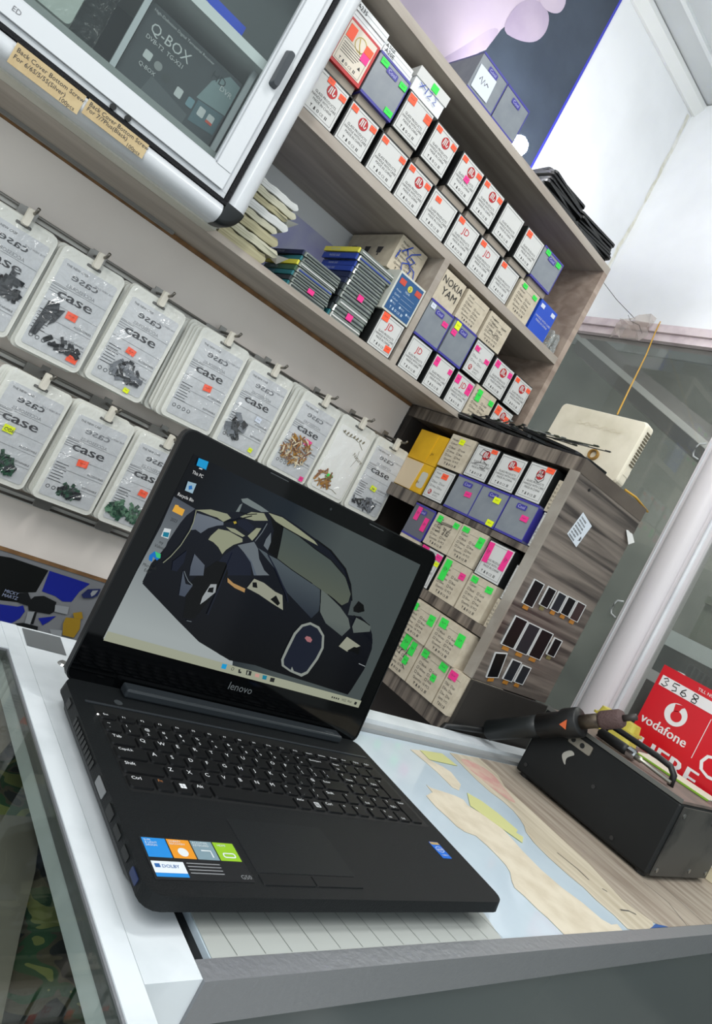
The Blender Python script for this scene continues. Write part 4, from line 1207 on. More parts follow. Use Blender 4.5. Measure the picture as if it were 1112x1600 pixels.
for bi, (x, zt, kind, cont, sts, nb, fan, lb) in enumerate(BAGS):
    yf = 1.178
    tlt = RND.uniform(-.02, .02)
    r = thing('accessory_bag', lb, 'bag', (x, yf, H + zt), 0, 'accessory bags on hooks', rot=(-.02, tlt, RND.uniform(-.03, .03)))
    link('pouch_back', cached('bagrim', bag_rim), r)
    if kind == 'case':
        pw_ = link('printed_window', cached('bagcard', bag_card), r)
        link('print', cached('bagprint', bag_print), pw_)
        link('ghost_print', cached('bagghost', bag_ghost), pw_)
    else:
        part('printed_window', MB().prism(rr(-BAGW / 2 + .008, -BAGH + .008, BAGW / 2 - .006, -.022, .008), 0.0004, 0.0016, XZ), mat('bag_white_window', (232, 232, 228), 0.3), r)
        mb = MB()
        mb.ribbon([(-.036, -.034), (-.02, -.040), (0, -.036), (.02, -.040), (.036, -.050)], .0012, .0002, BAGP)
        for k in range(7):
            u_ = -.034 + k * .010
            mb.flat([(u_, -.036), (u_ + .004, -.030), (u_ + .007, -.033), (u_ + .003, -.039)], .0002, BAGP)
        mb.ribbon([(.030, -.055), (.034, -.075), (.028, -.095)], .001, .0002, BAGP)
        mb.text('Nature', .018, -.070, .012, BAGP, .0002, rot=-.3)
        mb.ribbon([(-.01, -.160), (.012, -.158), (.028, -.162)], .0012, .0002, BAGP)
        part('print', mb, mat('twig_ink', (120, 112, 88), 0.6), r)
    if cont == 'flex':
        mb = MB()
        mb.prism([(-.036, -.092), (-.020, -.088), (-.016, -.100), (-.026, -.128), (-.030, -.150), (-.040, -.150), (-.038, -.120)], .0022, .0034, XZ)
        mb.prism([(-.018, -.098), (-.008, -.094), (-.014, -.118), (-.022, -.128)], .0022, .0034, XZ)
        for hm in heap(2, 16, .012, -.148, .034, .010, .012, .006, [DARKP]):
            mb.raw(hm[0].v, hm[0].f)
        part('loose_parts', mb, DARKP, r)
    elif cont:
        for mb, m_ in CONT[cont]():
            o_ = part('loose_parts', mb, m_, r)
            o_['kind'] = 'stuff'
    for (u, v, sw, sv, k) in sts:
        link('sticker', cached('st' + k, m_sticker(k)), r, loc=(u, -.0030, v), scale=(sw, .0006, sv), rot=(0, RND.uniform(-.12, .12), 0))
    if 'CG6' in lb:
        part('sticker_pen', MB().text('CG6', -.019, -.0955, .008, T(0, -.0040, 0) @ XZ), PEN, r)
    if 'yellow sticker' in lb and 'rightmost' in lb:
        part('sticker_pen', MB().text('S4', -.005, -.1155, .008, T(0, -.0040, 0) @ XZ), PEN, r)
    link('clear_film', cached('bagfilm', bag_film), r)
    part('hang_hole', MB().flat(rr(-.012, -.014, .012, -.009, .0022), 0.0008, XZ), mat('hole_dark', (96, 94, 90), 0.8), r)
    for k in range(nb):
        o = link('accessory_bag', cached('bagrim', bag_rim), None, (x - fan * (k + 1) + RND.uniform(-.002, .002), yf + .0045 + .0048 * (k + 1), H + zt + RND.uniform(-.003, .003)), (-.02, tlt + RND.uniform(-.012, .012), 0))
        tag(o, 'white bag edge, %s behind the front bag of the %s' % (ORD[k], SHORT[bi]), 'bag', 'white bags stacked behind front bags')
    hx, hz = x + .004, zt + 0.012
    h_ = thing('bag_hook', 'metal hook with ivory clip holding the ' + SHORT[bi], 'hook', (hx, 1.232, H + hz), 0, 'hooks on the rails')
    part('wire', MB().tube([(0, 0, 0), (0, -.060, -.002), (0, -.078, .000), (0, -.084, .006)], .0026, 8), HOOKM, h_, smooth=True)
    part('plate', MB().box(-.007, .007, -.002, .002, -.010, .010), RAILM, h_)
    part('clip', MB().prism(rr(-.006, -.024, .006, .004, .003), .058, .066, T(-.004, 0, 0) @ XZ, inset=.001), CLIP, h_)

# ================================================================== things lying in the shelf's left bay
CLR = mat('case_shell', (122, 130, 122), 0.12, coat=0.6, noise=(30, (92, 100, 96), 0.35, 0.62))
SP = {'blue': (34, 62, 150), 'teal': (40, 110, 118), 'yellow': (214, 206, 70), 'navy': (30, 40, 70), 'dark': (48, 54, 58), 'white': (214, 214, 210), 'green': (60, 92, 66)}


def pack(x0, x1, y0, zb, ht, spine, lb, side=None, st=None, yaw=0.0, grp=''):
    t_ = thing('phone_case_pack', lb, 'case pack', ((x0 + x1) / 2, y0, H + zb), yaw, grp)
    wd = x1 - x0
    part('shell', MB().prism(rr(-wd / 2 + .004, .0012, wd / 2, .128, .008), 0.0006, ht - .0006, inset=.0012), CLR, t_)
    part('card', MB().box(-wd / 2 + .006, wd / 2 - .004, .006, .122, ht * .18, ht * .55), mat('pack_' + (side or 'dark'), SP[side or 'dark'], 0.4), t_)
    part('spine', MB().box(-wd / 2, -wd / 2 + .0038, .004, .126, 0.0006, ht - .0008), mat('pack_' + spine, SP[spine], 0.4), t_)
    mb = MB()
    mb.text('PHONE CASE', 0, 0, ht * .5, T(-wd / 2 - .0003, .10, ht * .3) @ YZ)
    part('spine_print', mb, mat('pack_print', (170, 180, 200), 0.5), t_)
    part('shell_seam', MB().box(-wd / 2 + .008, wd / 2 - .006, .0, .002, ht * .40, ht * .58), mat('pack_' + (side or 'dark'), SP[side or 'dark'], 0.4), t_)
    if st:
        part('sticker', MB().box(-.007, .007, -.0008, .0, ht * .05, ht * .95), STICK[st], t_)
    return t_


zs = 0.2703
g1 = 'case packs in the left pile'
for i, (ht, sp, sd, st) in enumerate(((.0098, 'teal', 'dark', None), (.0098, 'dark', 'dark', 'p'), (.0098, 'teal', 'dark', None), (.0108, 'green', 'blue', None), (.0100, 'yellow', 'white', None), (.0100, 'teal', 'dark', None), (.0100, 'navy', 'dark', None))):
    pack(.522 + RND.uniform(-.003, .003), .618 + RND.uniform(-.003, .003), 1.098, zs, ht - .0002, sp, 'clear case pack with %s spine, %s from bottom, left pile' % (sp, ORD[i]), sd, st, RND.uniform(-.03, .03), g1)
    zs += ht
zs = 0.2703
g1 = 'case packs in the right pile'
for i, (ht, sp, sd, st) in enumerate(((.014, 'teal', 'white', None), (.014, 'dark', 'dark', 'p'), (.015, 'dark', 'white', None), (.014, 'dark', 'dark', None), (.013, 'dark', 'dark', 'p'), (.012, 'navy', 'dark', None), (.012, 'navy', 'dark', None), (.012, 'blue', 'dark', None), (.012, 'blue', 'dark', None))):
    pack(.628 + RND.uniform(-.003, .003), .716 + RND.uniform(-.002, .002), 1.1, zs, ht - .0002, sp, 'clear case pack with %s spine, %s from bottom, right pile' % (sp, ORD[i]), sd, st, RND.uniform(-.03, .02), g1)
    zs += ht
pack(.622, .722, 1.1, zs, .013, 'blue', 'blue spined phone case pack, next to topmost of the right pile', 'blue', None, 0, g1)
pack(.620, .722, 1.1, zs + .0132, .011, 'yellow', 'yellow spined phone case pack, topmost of the right pile', 'white', None, .01, g1)

PAPR = [mat('paper_bundle_%d' % i, c, 0.8, wood=((8, 8, 300), c2)) for i, (c, c2) in enumerate((((200, 198, 178), (156, 154, 130)), ((182, 176, 144), (138, 132, 102)), ((214, 216, 214), (172, 174, 172))))]
zs = 0.2703
for i, (ht, x1, m_) in enumerate(((.020, .462, 1), (.016, .476, 0), (.018, .468, 1), (.013, .456, 0), (.016, .470, 2), (.012, .462, 1), (.014, .474, 0), (.014, .470, 2))):
    t_ = thing('paper_bundle', 'folded paper bundle, %s from the bottom of the stack beside the cabinet' % ORD[i], 'papers', (x1 - .06, 1.098, H + zs), RND.uniform(-.05, .05), 'paper bundles beside the cabinet')
    mb = MB()
    n = 14
    rd = random.Random(i)
    prof = []
    for k in range(n + 1):
        u = -.030 + .090 * k / n
        prof.append((u, .0004 + .0006 * math.sin(k * .9 + i)))
    top = [(p[0], p[1] + ht - .0026 - .0006 * math.sin(k * 1.7)) for k, p in enumerate(prof)]
    rnd = [(.060 + .006 * math.sin(math.pi * k / 6), (ht - .002) * k / 6 + .0006) for k in range(1, 6)]
    mb.prism([(p[0], max(p[1], 0)) for p in prof] + rnd + top[::-1], -.13, 0, XZ)
    zs += ht
    part('sheets', mb, PAPR[m_], t_)
    if i in (1, 5):
        part('loose_corner', MB().raw([(.03, .0, ht * .6), (.062, -.004, ht * .5), (.088, .004, ht * .9 + .004), (.082, .03, ht * .2), (.05, .03, ht * .5)], [(0, 1, 2, 3, 4)]), mat('loose_sheet', (232, 232, 226), 0.8), t_)

# clear plastic bags of wire at the end of the middle board
for i, (x, m_) in enumerate(((1.172, clear('crumple_film', (230, 232, 226), 2.0, 0.15, bump=(40, 1), haze=.25)), (1.200, MATS['crumple_film']), (1.222, MATS['crumple_film']))):
    t_ = thing('small_plastic_bag', ('clear plastic bag with grey wire beside the blue box', 'clear plastic bag with yellow wire, middle of three', 'clear crumpled bag against the right end panel')[i], 'bag', (x, 1.10, H + .5235), RND.uniform(-.2, .2) * 0, 'small bags at the shelf end')
    mb = MB()
    vs, fs = [], []
    rd = random.Random(i + 40)
    for j in range(6):
        for k in range(8):
            a = 2 * math.pi * k / 8
            rad = (.010, .011, .0105, .009, .006, .003)[j] * rd.uniform(.8, 1.1)
            vs.append((rad * math.cos(a), .02 + rad * 2 * math.sin(a), (.0005, .010, .025, .040, .052, .058 - .006 * i)[j]))
    for j in range(5):
        for k in range(8):
            fs.append((j * 8 + k, j * 8 + (k + 1) % 8, (j + 1) * 8 + (k + 1) % 8, (j + 1) * 8 + k))
    fs.append(tuple(range(7, -1, -1)))
    part('film', mb.raw(vs, fs), m_, t_)
    part('coiled_wire', MB().tube([(.005 * math.cos(q * .7), .02 + .010 * math.sin(q * .7), .004 + q * .0012) for q in range(30)], .0012, 5), (METAL, GOLDP, GREYP)[i], t_)

# ================================================================== on top of the shelf
ps = thing('wall_poster', 'glossy dark poster with a blurred hand, blue edged, above the shelf', 'poster', (0.0, 1.3275, H))
PG = mat('poster_slate', (62, 72, 86), 0.3, noise=(10, (54, 63, 76), 0.35, 0.6))
part('sheet', MB().box(-0.6, 1.066, -.0015, .0015, 0.782, 1.507), PG, ps)
part('blue_edge', MB().box(1.0662, 1.0735, -.002, .0015, 0.80, 1.507), mat('poster_blue', (62, 66, 190), 0.3), ps)
SKIN = mat('poster_skin', (192, 178, 194), 0.5, noise=(3, (176, 163, 184), 0.3, 0.6))
SKIN2 = mat('poster_skin_shade', (160, 146, 170), 0.5, noise=(6, (182, 168, 186), 0.3, 0.6))
fp = T(0, -.0016, 0) @ XZ


def smooth_loop(p, it=2):
    for _ in range(it):
        q = []
        for i in range(len(p)):
            a, b = p[i], p[(i + 1) % len(p)]
            q += [(a[0] * .75 + b[0] * .25, a[1] * .75 + b[1] * .25), (a[0] * .25 + b[0] * .75, a[1] * .25 + b[1] * .75)]
        p = q
    return p


part('print_hand', MB().flat([(-.6, .783), (.66, .783), (.712, .90), (.75, .99), (.787, 1.045), (.797, 1.108), (.822, 1.171), (.85, 1.224), (.87, 1.27), (.88, 1.32), (-.6, 1.32)], .0004, fp), SKIN, ps)
part('print_hand_shade', MB().flat(smooth_loop([(.66, .785), (.716, .90), (.752, .99), (.787, 1.045), (.797, 1.108), (.77, 1.09), (.73, 1.0), (.66, .87), (.60, .785)]), .0008, fp), SKIN2, ps)
part('print_thumb', MB().flat(smooth_loop([(.795, 1.105), (.853, 1.128), (.900, 1.165), (.913, 1.21), (.895, 1.243), (.85, 1.24), (.80, 1.19)]), .0012, fp), SKIN2, ps)
part('print_thumb_tip', MB().flat(smooth_loop([(.85, 1.232), (.895, 1.243), (.925, 1.272), (.918, 1.31), (.87, 1.31), (.83, 1.27)]), .0016, fp), SKIN, ps)

lp = thing('lit_lamp', 'small glowing white lamp on top of the shelf beside the silver boxes', 'lamp', (0.845, 1.12, H + .7815))
part('base', MB().tube([(0, 0, 0), (0, 0, .014)], [.012, .012], 14), PAPERW, lp, smooth=True)
vs = []
part('bulb', MB().tube([(0, 0, .014), (0, 0, .018), (0, 0, .028), (0, 0, .038), (0, 0, .046), (0, 0, .050)], [.012, .018, .0215, .019, .011, .002], 16), glow('lamp_glow', (255, 255, 255), 420.0), lp, smooth=True)

FRM = mat('glossy_black_frame', (14, 15, 16), 0.28)


def m_frame():
    return MB().ring(rr(-.035, -.072, .035, .072, .010), rr(-.031, -.066, .031, .066, .007), 0, .005).mesh('bezel', FRM)


def m_frameback():
    return MB().prism(rr(-.0305, -.0655, .0305, .0655, .006), 0.0008, .0022).mesh('back_plate', mat('dark_plate', (28, 30, 32), 0.35))


def frame(loc, rot, lb, grp):
    t_ = thing('phone_housing', lb, 'phone frame', loc, 0, grp, rot=rot)
    link('bezel', cached('bez', m_frame), t_)
    link('back_plate', cached('bpl', m_frameback), t_)
    return t_


for i in range(8):
    frame((1.012 + .005 * RND.uniform(-1, 1), 1.130 + .004 * RND.uniform(-1, 1), H + .7816 + .0064 * i), (0, 0, RND.uniform(-.10, .10) + 1.57), 'black phone housing, %s from bottom of the pile near the lamp' % ORD[i], 'pile of black housings near the lamp')
for i in range(8):
    frame((1.160 + .008 * RND.uniform(-1, 1), 1.132 + .004 * RND.uniform(-1, 1), H + .7816 + .0058 * i), (0, 0, RND.uniform(-.16, .16) + 1.52), 'black phone housing, %s from bottom of the shelf-end pile' % ORD[i], 'pile of black housings at the shelf end')

# ================================================================== on the corner cabinet: frames, strips, router
ZT = H + .2557
for i in range(7):
    frame((1.085 + .010 * RND.uniform(-1, 1), 1.03 - .036 * i, ZT + .0062 + .0045 * (i % 3)), (RND.uniform(.06, .09), 0, RND.uniform(-.3, .3)), 'black phone housing, %s from the wall on the corner cabinet top' % ORD[i], 'black frames along the corner cabinet top')
STRIPM = [mat('black_strip', (20, 21, 22), 0.3), mat('silver_strip', (150, 152, 150), 0.3, metal=0.7), mat('olive_strip', (70, 74, 60), 0.4)]
for i in range(16):
    y = 1.06 - .019 * i
    o = part('flex_strip', MB().box(-.045, .045, -.002, .002, 0, .0014).box(.036, .047, -.005, .005, 0.0014, .0028).box(-.046, -.036, -.004, .004, .0014, .0024), STRIPM[(i * 7) % 3], None, loc=(1.062 + RND.uniform(-.008, .008), y, ZT + .0215 + .0005 * i + RND.uniform(0, .003)), rot=(RND.uniform(-.1, .1), RND.uniform(.0, .14), 1.57 + RND.uniform(-.55, .55)))
    tag(o, 'thin %s flex strip, %s from the wall on the corner cabinet top' % (('black', 'silver', 'olive')[(i * 7) % 3], ORD[i]), 'strip', 'flex strips on the corner cabinet')
ob = thing('black_pouch', 'glossy black oval pouch on the corner cabinet near the wall shelf', 'pouch', (1.055, 1.085, ZT), .3)
vs, fs = [], []
for j in range(7):
    p_ = math.pi * j / 6
    for k in range(14):
        a = 2 * math.pi * k / 14
        vs.append((.024 * math.sin(p_) * math.cos(a), .050 * math.sin(p_) * math.sin(a), .011 - .0105 * math.cos(p_)))
for j in range(6):
    for k in range(14):
        fs.append((j * 14 + k, j * 14 + (k + 1) % 14, (j + 1) * 14 + (k + 1) % 14, (j + 1) * 14 + k))
part('body', MB().raw(vs, fs), FRM, ob, smooth=True)
part('zip_line', MB().tube([(.0243 * math.cos(2 * math.pi * k / 24), .0505 * math.sin(2 * math.pi * k / 24), .0112) for k in range(25)], .0009, 5), METAL, ob, smooth=True)

rt = thing('wifi_router', 'cream plastic router standing on the corner cabinet, tied by yellow cable', 'router', (1.17, .855, ZT), 0, rot=(0, .05, 0))
IVORY = mat('ivory_plastic', (226, 218, 198), 0.45, noise=(12, (206, 198, 176), 0.3, 0.55))
part('case', MB().prism(rr(-.108, .004, .104, .143, .010), 0, .026, YZ @ T(0, 0, -.026), inset=-.0), IVORY, rt, bevel=.0025)
part('front_cover', MB().prism(rr(-.107, .005, .103, .142, .010), 0, .003, YZ, inset=.002), IVORY, rt)
slot = mat('slot_dark', (92, 84, 66), 0.7)
for k in range(12):
    part('vent_slot', MB().box(.007, .022, -.1052, -.1036, .050 + k * .0066, .0535 + k * .0066), slot, rt)
part('foot', MB().box(.006, .024, -.1048, -.095, .028, .040), IVORY, rt)
mb = MB()
mb.ribbon([(-.05 + k * .0065, .108 + .004 * math.sin(k * 1.9)) for k in range(18)], .0014, .0034, YZ)
mb.ribbon([(-.05 + k * .0065, .104 + .003 * math.sin(k * 2.6 + 1)) for k in range(18)], .0012, .0034, YZ)
part('embossed_script', mb, mat('emboss', (206, 196, 172), 0.5), rt)
rgm = mat('brown_ring', (150, 112, 46), 0.4)
part('tape_ring', MB().ring(circ(.03, .046, .0115, 20), circ(.03, .046, .0085, 20), .003, .010, YZ), rgm, rt)
YC = mat('yellow_cord', (196, 150, 50), 0.6)
tag(part('yellow_cable', MB().tube([(1.497, 1.068, H + .785), (1.496, 1.066, H + .755), (1.40, .99, H + .64), (1.27, .895, H + .485), (1.19, .836, H + .405)], .0017, 6), YC, None, smooth=True), 'yellow cable from the glass head rail down to the router', 'cable')
tag(part('yellow_cable', MB().tube([(1.205, .749, H + .262), (1.24, .742, H + .262), (1.31, .745, H + .256)], .0024, 6), YC, None, smooth=True), 'short yellow cable end below the router', 'cable')
bg = thing('knotted_film', 'crumpled clear film knotted round the head rail', 'film', (1.495, 1.13, H + .757))
rd = random.Random(12)
vs = []
for j in range(5):
    for k in range(7):
        vs.append((-.004 - .012 * rd.random(), -.055 + .11 * k / 6 + rd.uniform(-.004, .004), -.026 + .014 * j + (.012 * math.sin(k * .9) if j == 4 else 0) - (0.016 * abs(math.sin(k * 1.3)) if j == 0 else 0)))
fs = [(j * 7 + k, j * 7 + k + 1, (j + 1) * 7 + k + 1, (j + 1) * 7 + k) for j in range(4) for k in range(6)]
part('film', MB().raw(vs, fs), clear('dirty_film', (226, 220, 214), 1.5, .2, haze=.35, hazecol=(206, 194, 186)), bg)
part('black_thread', MB().tube([(-.012, .03, .03), (-.014, .012, .012), (-.015, -.02, .002), (-.014, -.04, -.02)], .0006, 4), PEN, bg)
tag(part('hanging_thread', MB().tube([(1.47, 1.325, H + .905), (1.482, 1.22, H + .83), (1.492, 1.14, H + .782)], .0008, 4), PEN, None), 'thin dark thread from a wall nail to the head rail', 'thread')

# small printed label, paper scrap and LCD panels on the cabinet side
sl = thing('barcode_label', 'white barcode label stuck crooked on the corner cabinet side', 'label', (1.114, .7375, H + .1415), rot=(0, .25, 0))
part('paper', MB().box(-.0235, .0235, -.0006, 0, -.026, .026), mat('label_white', (212, 220, 228), 0.5), sl)
mb = MB()
rd = random.Random(2)
fq = T(0, -.0008, 0) @ XZ
for k in range(7):
    v = .020 - k * .0068
    u = -.020
    e = .012 if k not in (6,) else .010
    while u < e - rd.uniform(0, .01):
        w_ = rd.choice((.0006, .001, .0016))
        mb.flat([(u, v - .0036), (u + w_, v - .0036), (u + w_, v), (u, v)], 0, fq)
        u += w_ + rd.choice((.0006, .0010))
for a in range(4):
    for b in range(6):
        if rd.random() < .6:
            mb.flat([(.014 + a * .0018, -.016 + b * .0018), (.0156 + a * .0018, -.016 + b * .0018), (.0156 + a * .0018, -.0144 + b * .0018), (.014 + a * .0018, -.0144 + b * .0018)], 0, fq)
part('bars', mb, INK, sl)
tag(part('paper_scrap', MB().raw([(0, 0, 0), (.028, .004, .006), (.040, -.006, -.012), (.016, -.010, -.024), (.012, -.002, -.006)], [(0, 1, 4), (1, 2, 4), (2, 3, 4), (3, 0, 4)]), PAPERW, None, loc=(1.255, .7365, H + .196)), 'curled white paper scrap on the rear edge of the corner cabinet side', 'paper')
tag(part('paper_scrap', MB().prism([(0, 0), (.012, .002), (.020, .014), (.018, .022), (.008, .020)], 0, .0006, XZ), STICK['w'], None, loc=(1.085, .7372, H - .214)), 'tiny pale paper scrap low on the corner cabinet side', 'paper')
LCDS = [(1.059, 1.094, -.030, .020, 0), (1.108, 1.138, -.018, .021, 0), (1.146, 1.177, -.016, .022, 0), (1.182, 1.214, -.014, .023, 0), (1.219, 1.253, -.015, .024, 0),
        (1.060, 1.102, -.114, -.055, 0), (1.106, 1.149, -.115, -.056, 0), (1.153, 1.197, -.114, -.056, 0), (1.207, 1.237, -.098, -.061, 0),
        (1.062, 1.097, -.178, -.128, -.2), (1.115, 1.147, -.173, -.131, 0), (1.153, 1.184, -.171, -.134, 0)]
rowname = ['%s of the top row' % a for a in ('leftmost', 'second', 'third', 'fourth', 'rightmost')] + ['%s of the middle row' % a for a in ('leftmost', 'second', 'third', 'rightmost')] + ['%s of the bottom row' % a for a in ('leftmost', 'middle', 'rightmost')]
LCDB = [mat('lcd_black', (10, 12, 16), 0.4, spec=.2), mat('lcd_slate', (34, 38, 44), 0.4, spec=.2), mat('lcd_red_reflection', (58, 40, 42), 0.15)]  # the maroon one has a red reflection put into its colour
for i, (x0, x1, z0, z1, rot) in enumerate(LCDS):
    t_ = thing('phone_lcd', 'small phone LCD panel with white rim, %s on the cabinet side' % rowname[i], 'screen', ((x0 + x1) / 2, .7376, H + (z0 + z1) / 2), group='LCD panels on the corner cabinet side', rot=(0, rot, 0))
    a, b = (x1 - x0) / 2, (z1 - z0) / 2
    part('white_rim', MB().ring([(-a, -b), (a, -b), (a, b), (-a, b)], [(-a + .0018, -b + .001), (a - .0018, -b + .001), (a - .0018, b - .0018), (-a + .0018, b - .0018)], 0, .0026, XZ), mat('rim_white', (206, 208, 208), 0.4), t_)
    part('screen', MB().box(-a + .0018, a - .0018, -.002, 0, -b + .001, b - .0018), LCDB[2 if i == 4 else (1 if i in (2, 6, 10, 11) else 0)], t_)
    part('flex_tail', MB().box(-a * .5, a * .45, -.0014, 0, -b - .008, -b), mat('amber_flex', (176, 118, 44), 0.4) if i not in (1, 8) else mat('olive_flex', (120, 112, 70), 0.4), t_)
# ================================================================== laptop
LX, LY, LZ, LA, LTH = 0.2646, 0.3187, H - 0.2723, -0.0177, 0.1019
lap = thing('laptop', 'open black laptop with a car wallpaper on its screen, on the counter', 'laptop', (LX, LY, LZ), LA)
DECK = mat('laptop_deck_black', (14, 17, 19), 0.5, spec=.25, bump=(900, 0.25))
DARKD = mat('laptop_side_black', (16, 18, 20), 0.45, spec=.3)
GLOSS = mat('laptop_gloss_black', (3, 4, 5), 0.06, spec=0.2)
KEYM = mat('laptop_key_black', (10, 11, 13), 0.45, spec=.3)
LEG = mat('key_legend_white', (222, 224, 226), 0.5)
part('base', MB().prism(rr(0, 0, .384, .265, .013), -.0100, 0, inset=.0008), DECK, lap)
part('base_bottom', MB().raw([(a, b, -.0102) for a, b in rr(.003, .006, .381, .263, .012)] + [(a, b, -.0215) for a, b in rr(.008, .034, .376, .258, .012)], [tuple(range(20)), tuple(range(39, 19, -1))] + [(k, 20 + k, 20 + (k + 1) % 20, (k + 1) % 20) for k in range(20)]), DARKD, lap)
for (u, v) in ((.03, .05), (.354, .05), (.03, .240), (.354, .240)):
    part('foot', MB().prism(circ(u, v, .008, 12), -.0264, -.0216), BLACKPL, lap)
part('deck_ridge', MB().box(.012, .372, .2235, .2262, 0.0002, .0010), mat('ridge_grey', (46, 50, 54), 0.4), lap)
part('keyboard_well', MB().flat(rr(.0185, .1030, .3715, .2225, .003), .00015), mat('well_black', (11, 12, 13), 0.5), lap)
part('hinge_cover', MB().box(.056, .343, .246, .262, 0.0002, .009), mat('hinge_grey', (38, 43, 47), 0.35), lap, bevel=.002)
part('touchpad', MB().prism(rr(.096, .0245, .198, .0825, .003), .00015, .0005, inset=.0003), mat('pad_black', (19, 22, 24), 0.45, spec=.25, bump=(1200, 0.2)), lap)
for a, b in ((.096, .1465), (.1475, .198)):
    part('touchpad_button', MB().prism(rr(a, .0122, b, .0236, .0015), .00015, .0008, inset=.0003), mat('pad_button', (16, 18, 20), 0.45, spec=.25), lap)

# --- keyboard
KU, KH, KV = .018, .0152, .1062
SH = {}


def key(u, v, wd, ht, legend, small=None, size=.0066, colm=None):
    k = ('key', round(wd, 5), round(ht, 5))
    if k not in SH:
        r = .0030
        p = [(0.0008, ht), (wd - .0008, ht), (wd, ht - .0008)]
        for i in range(5):
            a = -math.pi / 2 * i / 4
            p.append((wd - r + r * math.cos(a), r + r * math.sin(a) * 1.0))
        for i in range(5):
            a = -math.pi / 2 - math.pi / 2 * i / 4
            p.append((r + r * math.cos(a), r + r * math.sin(a)))
        p.append((0, ht - .0008))
        SH[k] = MB().prism(p[::-1], .0002, .0019, inset=.0004).mesh('key', KEYM)
    o = link('key', SH[k], lap, (u, v, 0))
    mb = MB()
    if legend == 'WIN':
        for a in (0, 1):
            for b in (0, 1):
                mb.flat([(.0045 + a * .0030, .006 + b * .0030), (.0072 + a * .0030, .006 + b * .0030), (.0072 + a * .0030, .0087 + b * .0030), (.0045 + a * .0030, .0087 + b * .0030)], .0020)
    elif legend == 'MENU':
        mb.ring(rr(.005, .004, .011, .011, .0005, 1), rr(.0056, .0046, .0104, .0104, .0005, 1), .0020, .0021)
        for i in range(3):
            mb.flat([(.0062, .0055 + i * .0017), (.0098, .0055 + i * .0017), (.0098, .0062 + i * .0017), (.0062, .0062 + i * .0017)], .0021)
    elif legend:
        mb.text(legend, .0032, ht - .0016 - size * .72, size, None, .0020)
        if small:
            mb.text(small, .0036, .0024, size * .9, None, .0020)
    if mb.f:
        link('legend', mb.mesh('legend', colm or LEG), o)
    return o


def row(v, items):
    u = .0200
    for it in items:
        lg, un = it[0], it[1]
        key(u, v, un * KU - .0024, KH, lg, it[2] if len(it) > 2 else None, it[3] if len(it) > 3 else .0066, it[4] if len(it) > 4 else None)
        u += un * KU


PV = .0186
R5, R4, R3, R2, R1, RF = KV, KV + PV, KV + 2 * PV, KV + 3 * PV, KV + 4 * PV, KV + 5 * PV + .0005
FNC = mat('key_legend_orange', (170, 110, 60), 0.5)
row(R5, [('Ctrl', 1.3, None, .0054), ('Fn', 1, None, .0046, FNC), ('WIN', 1), ('Alt', 1, None, .0054), ('', 5.1), ('AltGr', 1, None, .0038), ('MENU', 1), ('Ctrl', 1.3, None, .0054), ('<', 1, None, .0054), ('v', 1, None, .0054)])
row(R4, [('Shift', 2.2, None, .0054)] + [(c, 1) for c in 'ZXCVBNM'] + [('<', 1, ',', .0052), ('>', 1, '.', .0052), ('?', 1, '/', .0052), ('Shift', 1.5, None, .0054), ('^', 1, None, .005)])
row(R3, [('CapsLk', 1.7, None, .0044)] + [(c, 1) for c in 'ASDFGHJKL'] + [(':', 1, ';', .0052), ('@', 1, "'", .0052), ('Enter', 2.0, None, .0044)])
row(R2, [('Tab', 1.4, None, .0054)] + [(c, 1) for c in 'QWERTYUIOP'] + [('{', 1, '[', .0052), ('}', 1, ']', .0052), ('|', 1.3, '\\', .0052)])
row(R1, [('~', 1, '`', .0052)] + [(a, 1, b, .0052) for a, b in zip('!@#$%^&*()_+', '1234567890-=')] + [('Backspace', 1.7, None, .0040)])
NU = .2885
for r_, ks in ((R1, (('Num', 'Lk'), ('/', None), ('*', None), ('-', None))), (R2, (('7', 'Home'), ('8', None), ('9', 'PgUp'))), (R3, (('4', None), ('5', None), ('6', None))), (R4, (('1', 'End'), ('2', None), ('3', 'PgDn'))), (R5, (('>', None), ('0', 'Ins'), ('.', 'Del')))):
    for i, (a, b) in enumerate(ks):
        key(NU + i * .0194, r_, .0170, KH, a, b, .0044)
key(NU + 3 * .0194, R2 - PV, .0170, KH + PV, '+', None, .005)
key(NU + 3 * .0194, R5, .0170, KH + PV, 'Enter', None, .0040)
fk = ['Esc', 'F1', 'F2', 'F3', 'F4', 'F5', 'F6', 'F7', 'F8', 'F9', 'F10', 'F11', 'F12', 'Insert', 'Delete', 'Home', 'End', 'PgUp', 'PgDn']
pw = .3470 / 19
for i, s in enumerate(fk):
    key(.0200 + i * pw, RF, pw - .0022, .0090, s, None, .0038)

# --- palm rest stickers
lb = part('feature_sticker', MB().prism(rr(.0095, .0146, .0895, .0540, .0006, 1), .0001, .0003), mat('sticker_black', (26, 27, 29), 0.3), lap)
for i, (c, nm) in enumerate((((30, 132, 208), 'blue'), ((222, 144, 34), 'orange'), ((122, 146, 156), 'grey'), ((140, 186, 36), 'green'))):
    u = .0112 + i * .0194
    part('sticker_square', MB().flat([(u, .0345), (u + .0184, .0345), (u + .0184, .0530), (u, .0530)], .0004), mat('sq_' + nm, c, 0.35), lb)
wi = mat('sticker_print', (214, 220, 222), 0.5)
mb = MB().text('SLIM', .0125, .0500, .0026, None, .0005).text('& LIGHT', .0125, .0475, .0026, None, .0005).text('DESIGN', .0125, .0450, .0026, None, .0005)
mb.text('ONEKEY', .0318, .0500, .0026, None, .0005).text('RECOVERY', .0318, .0475, .0026, None, .0005)
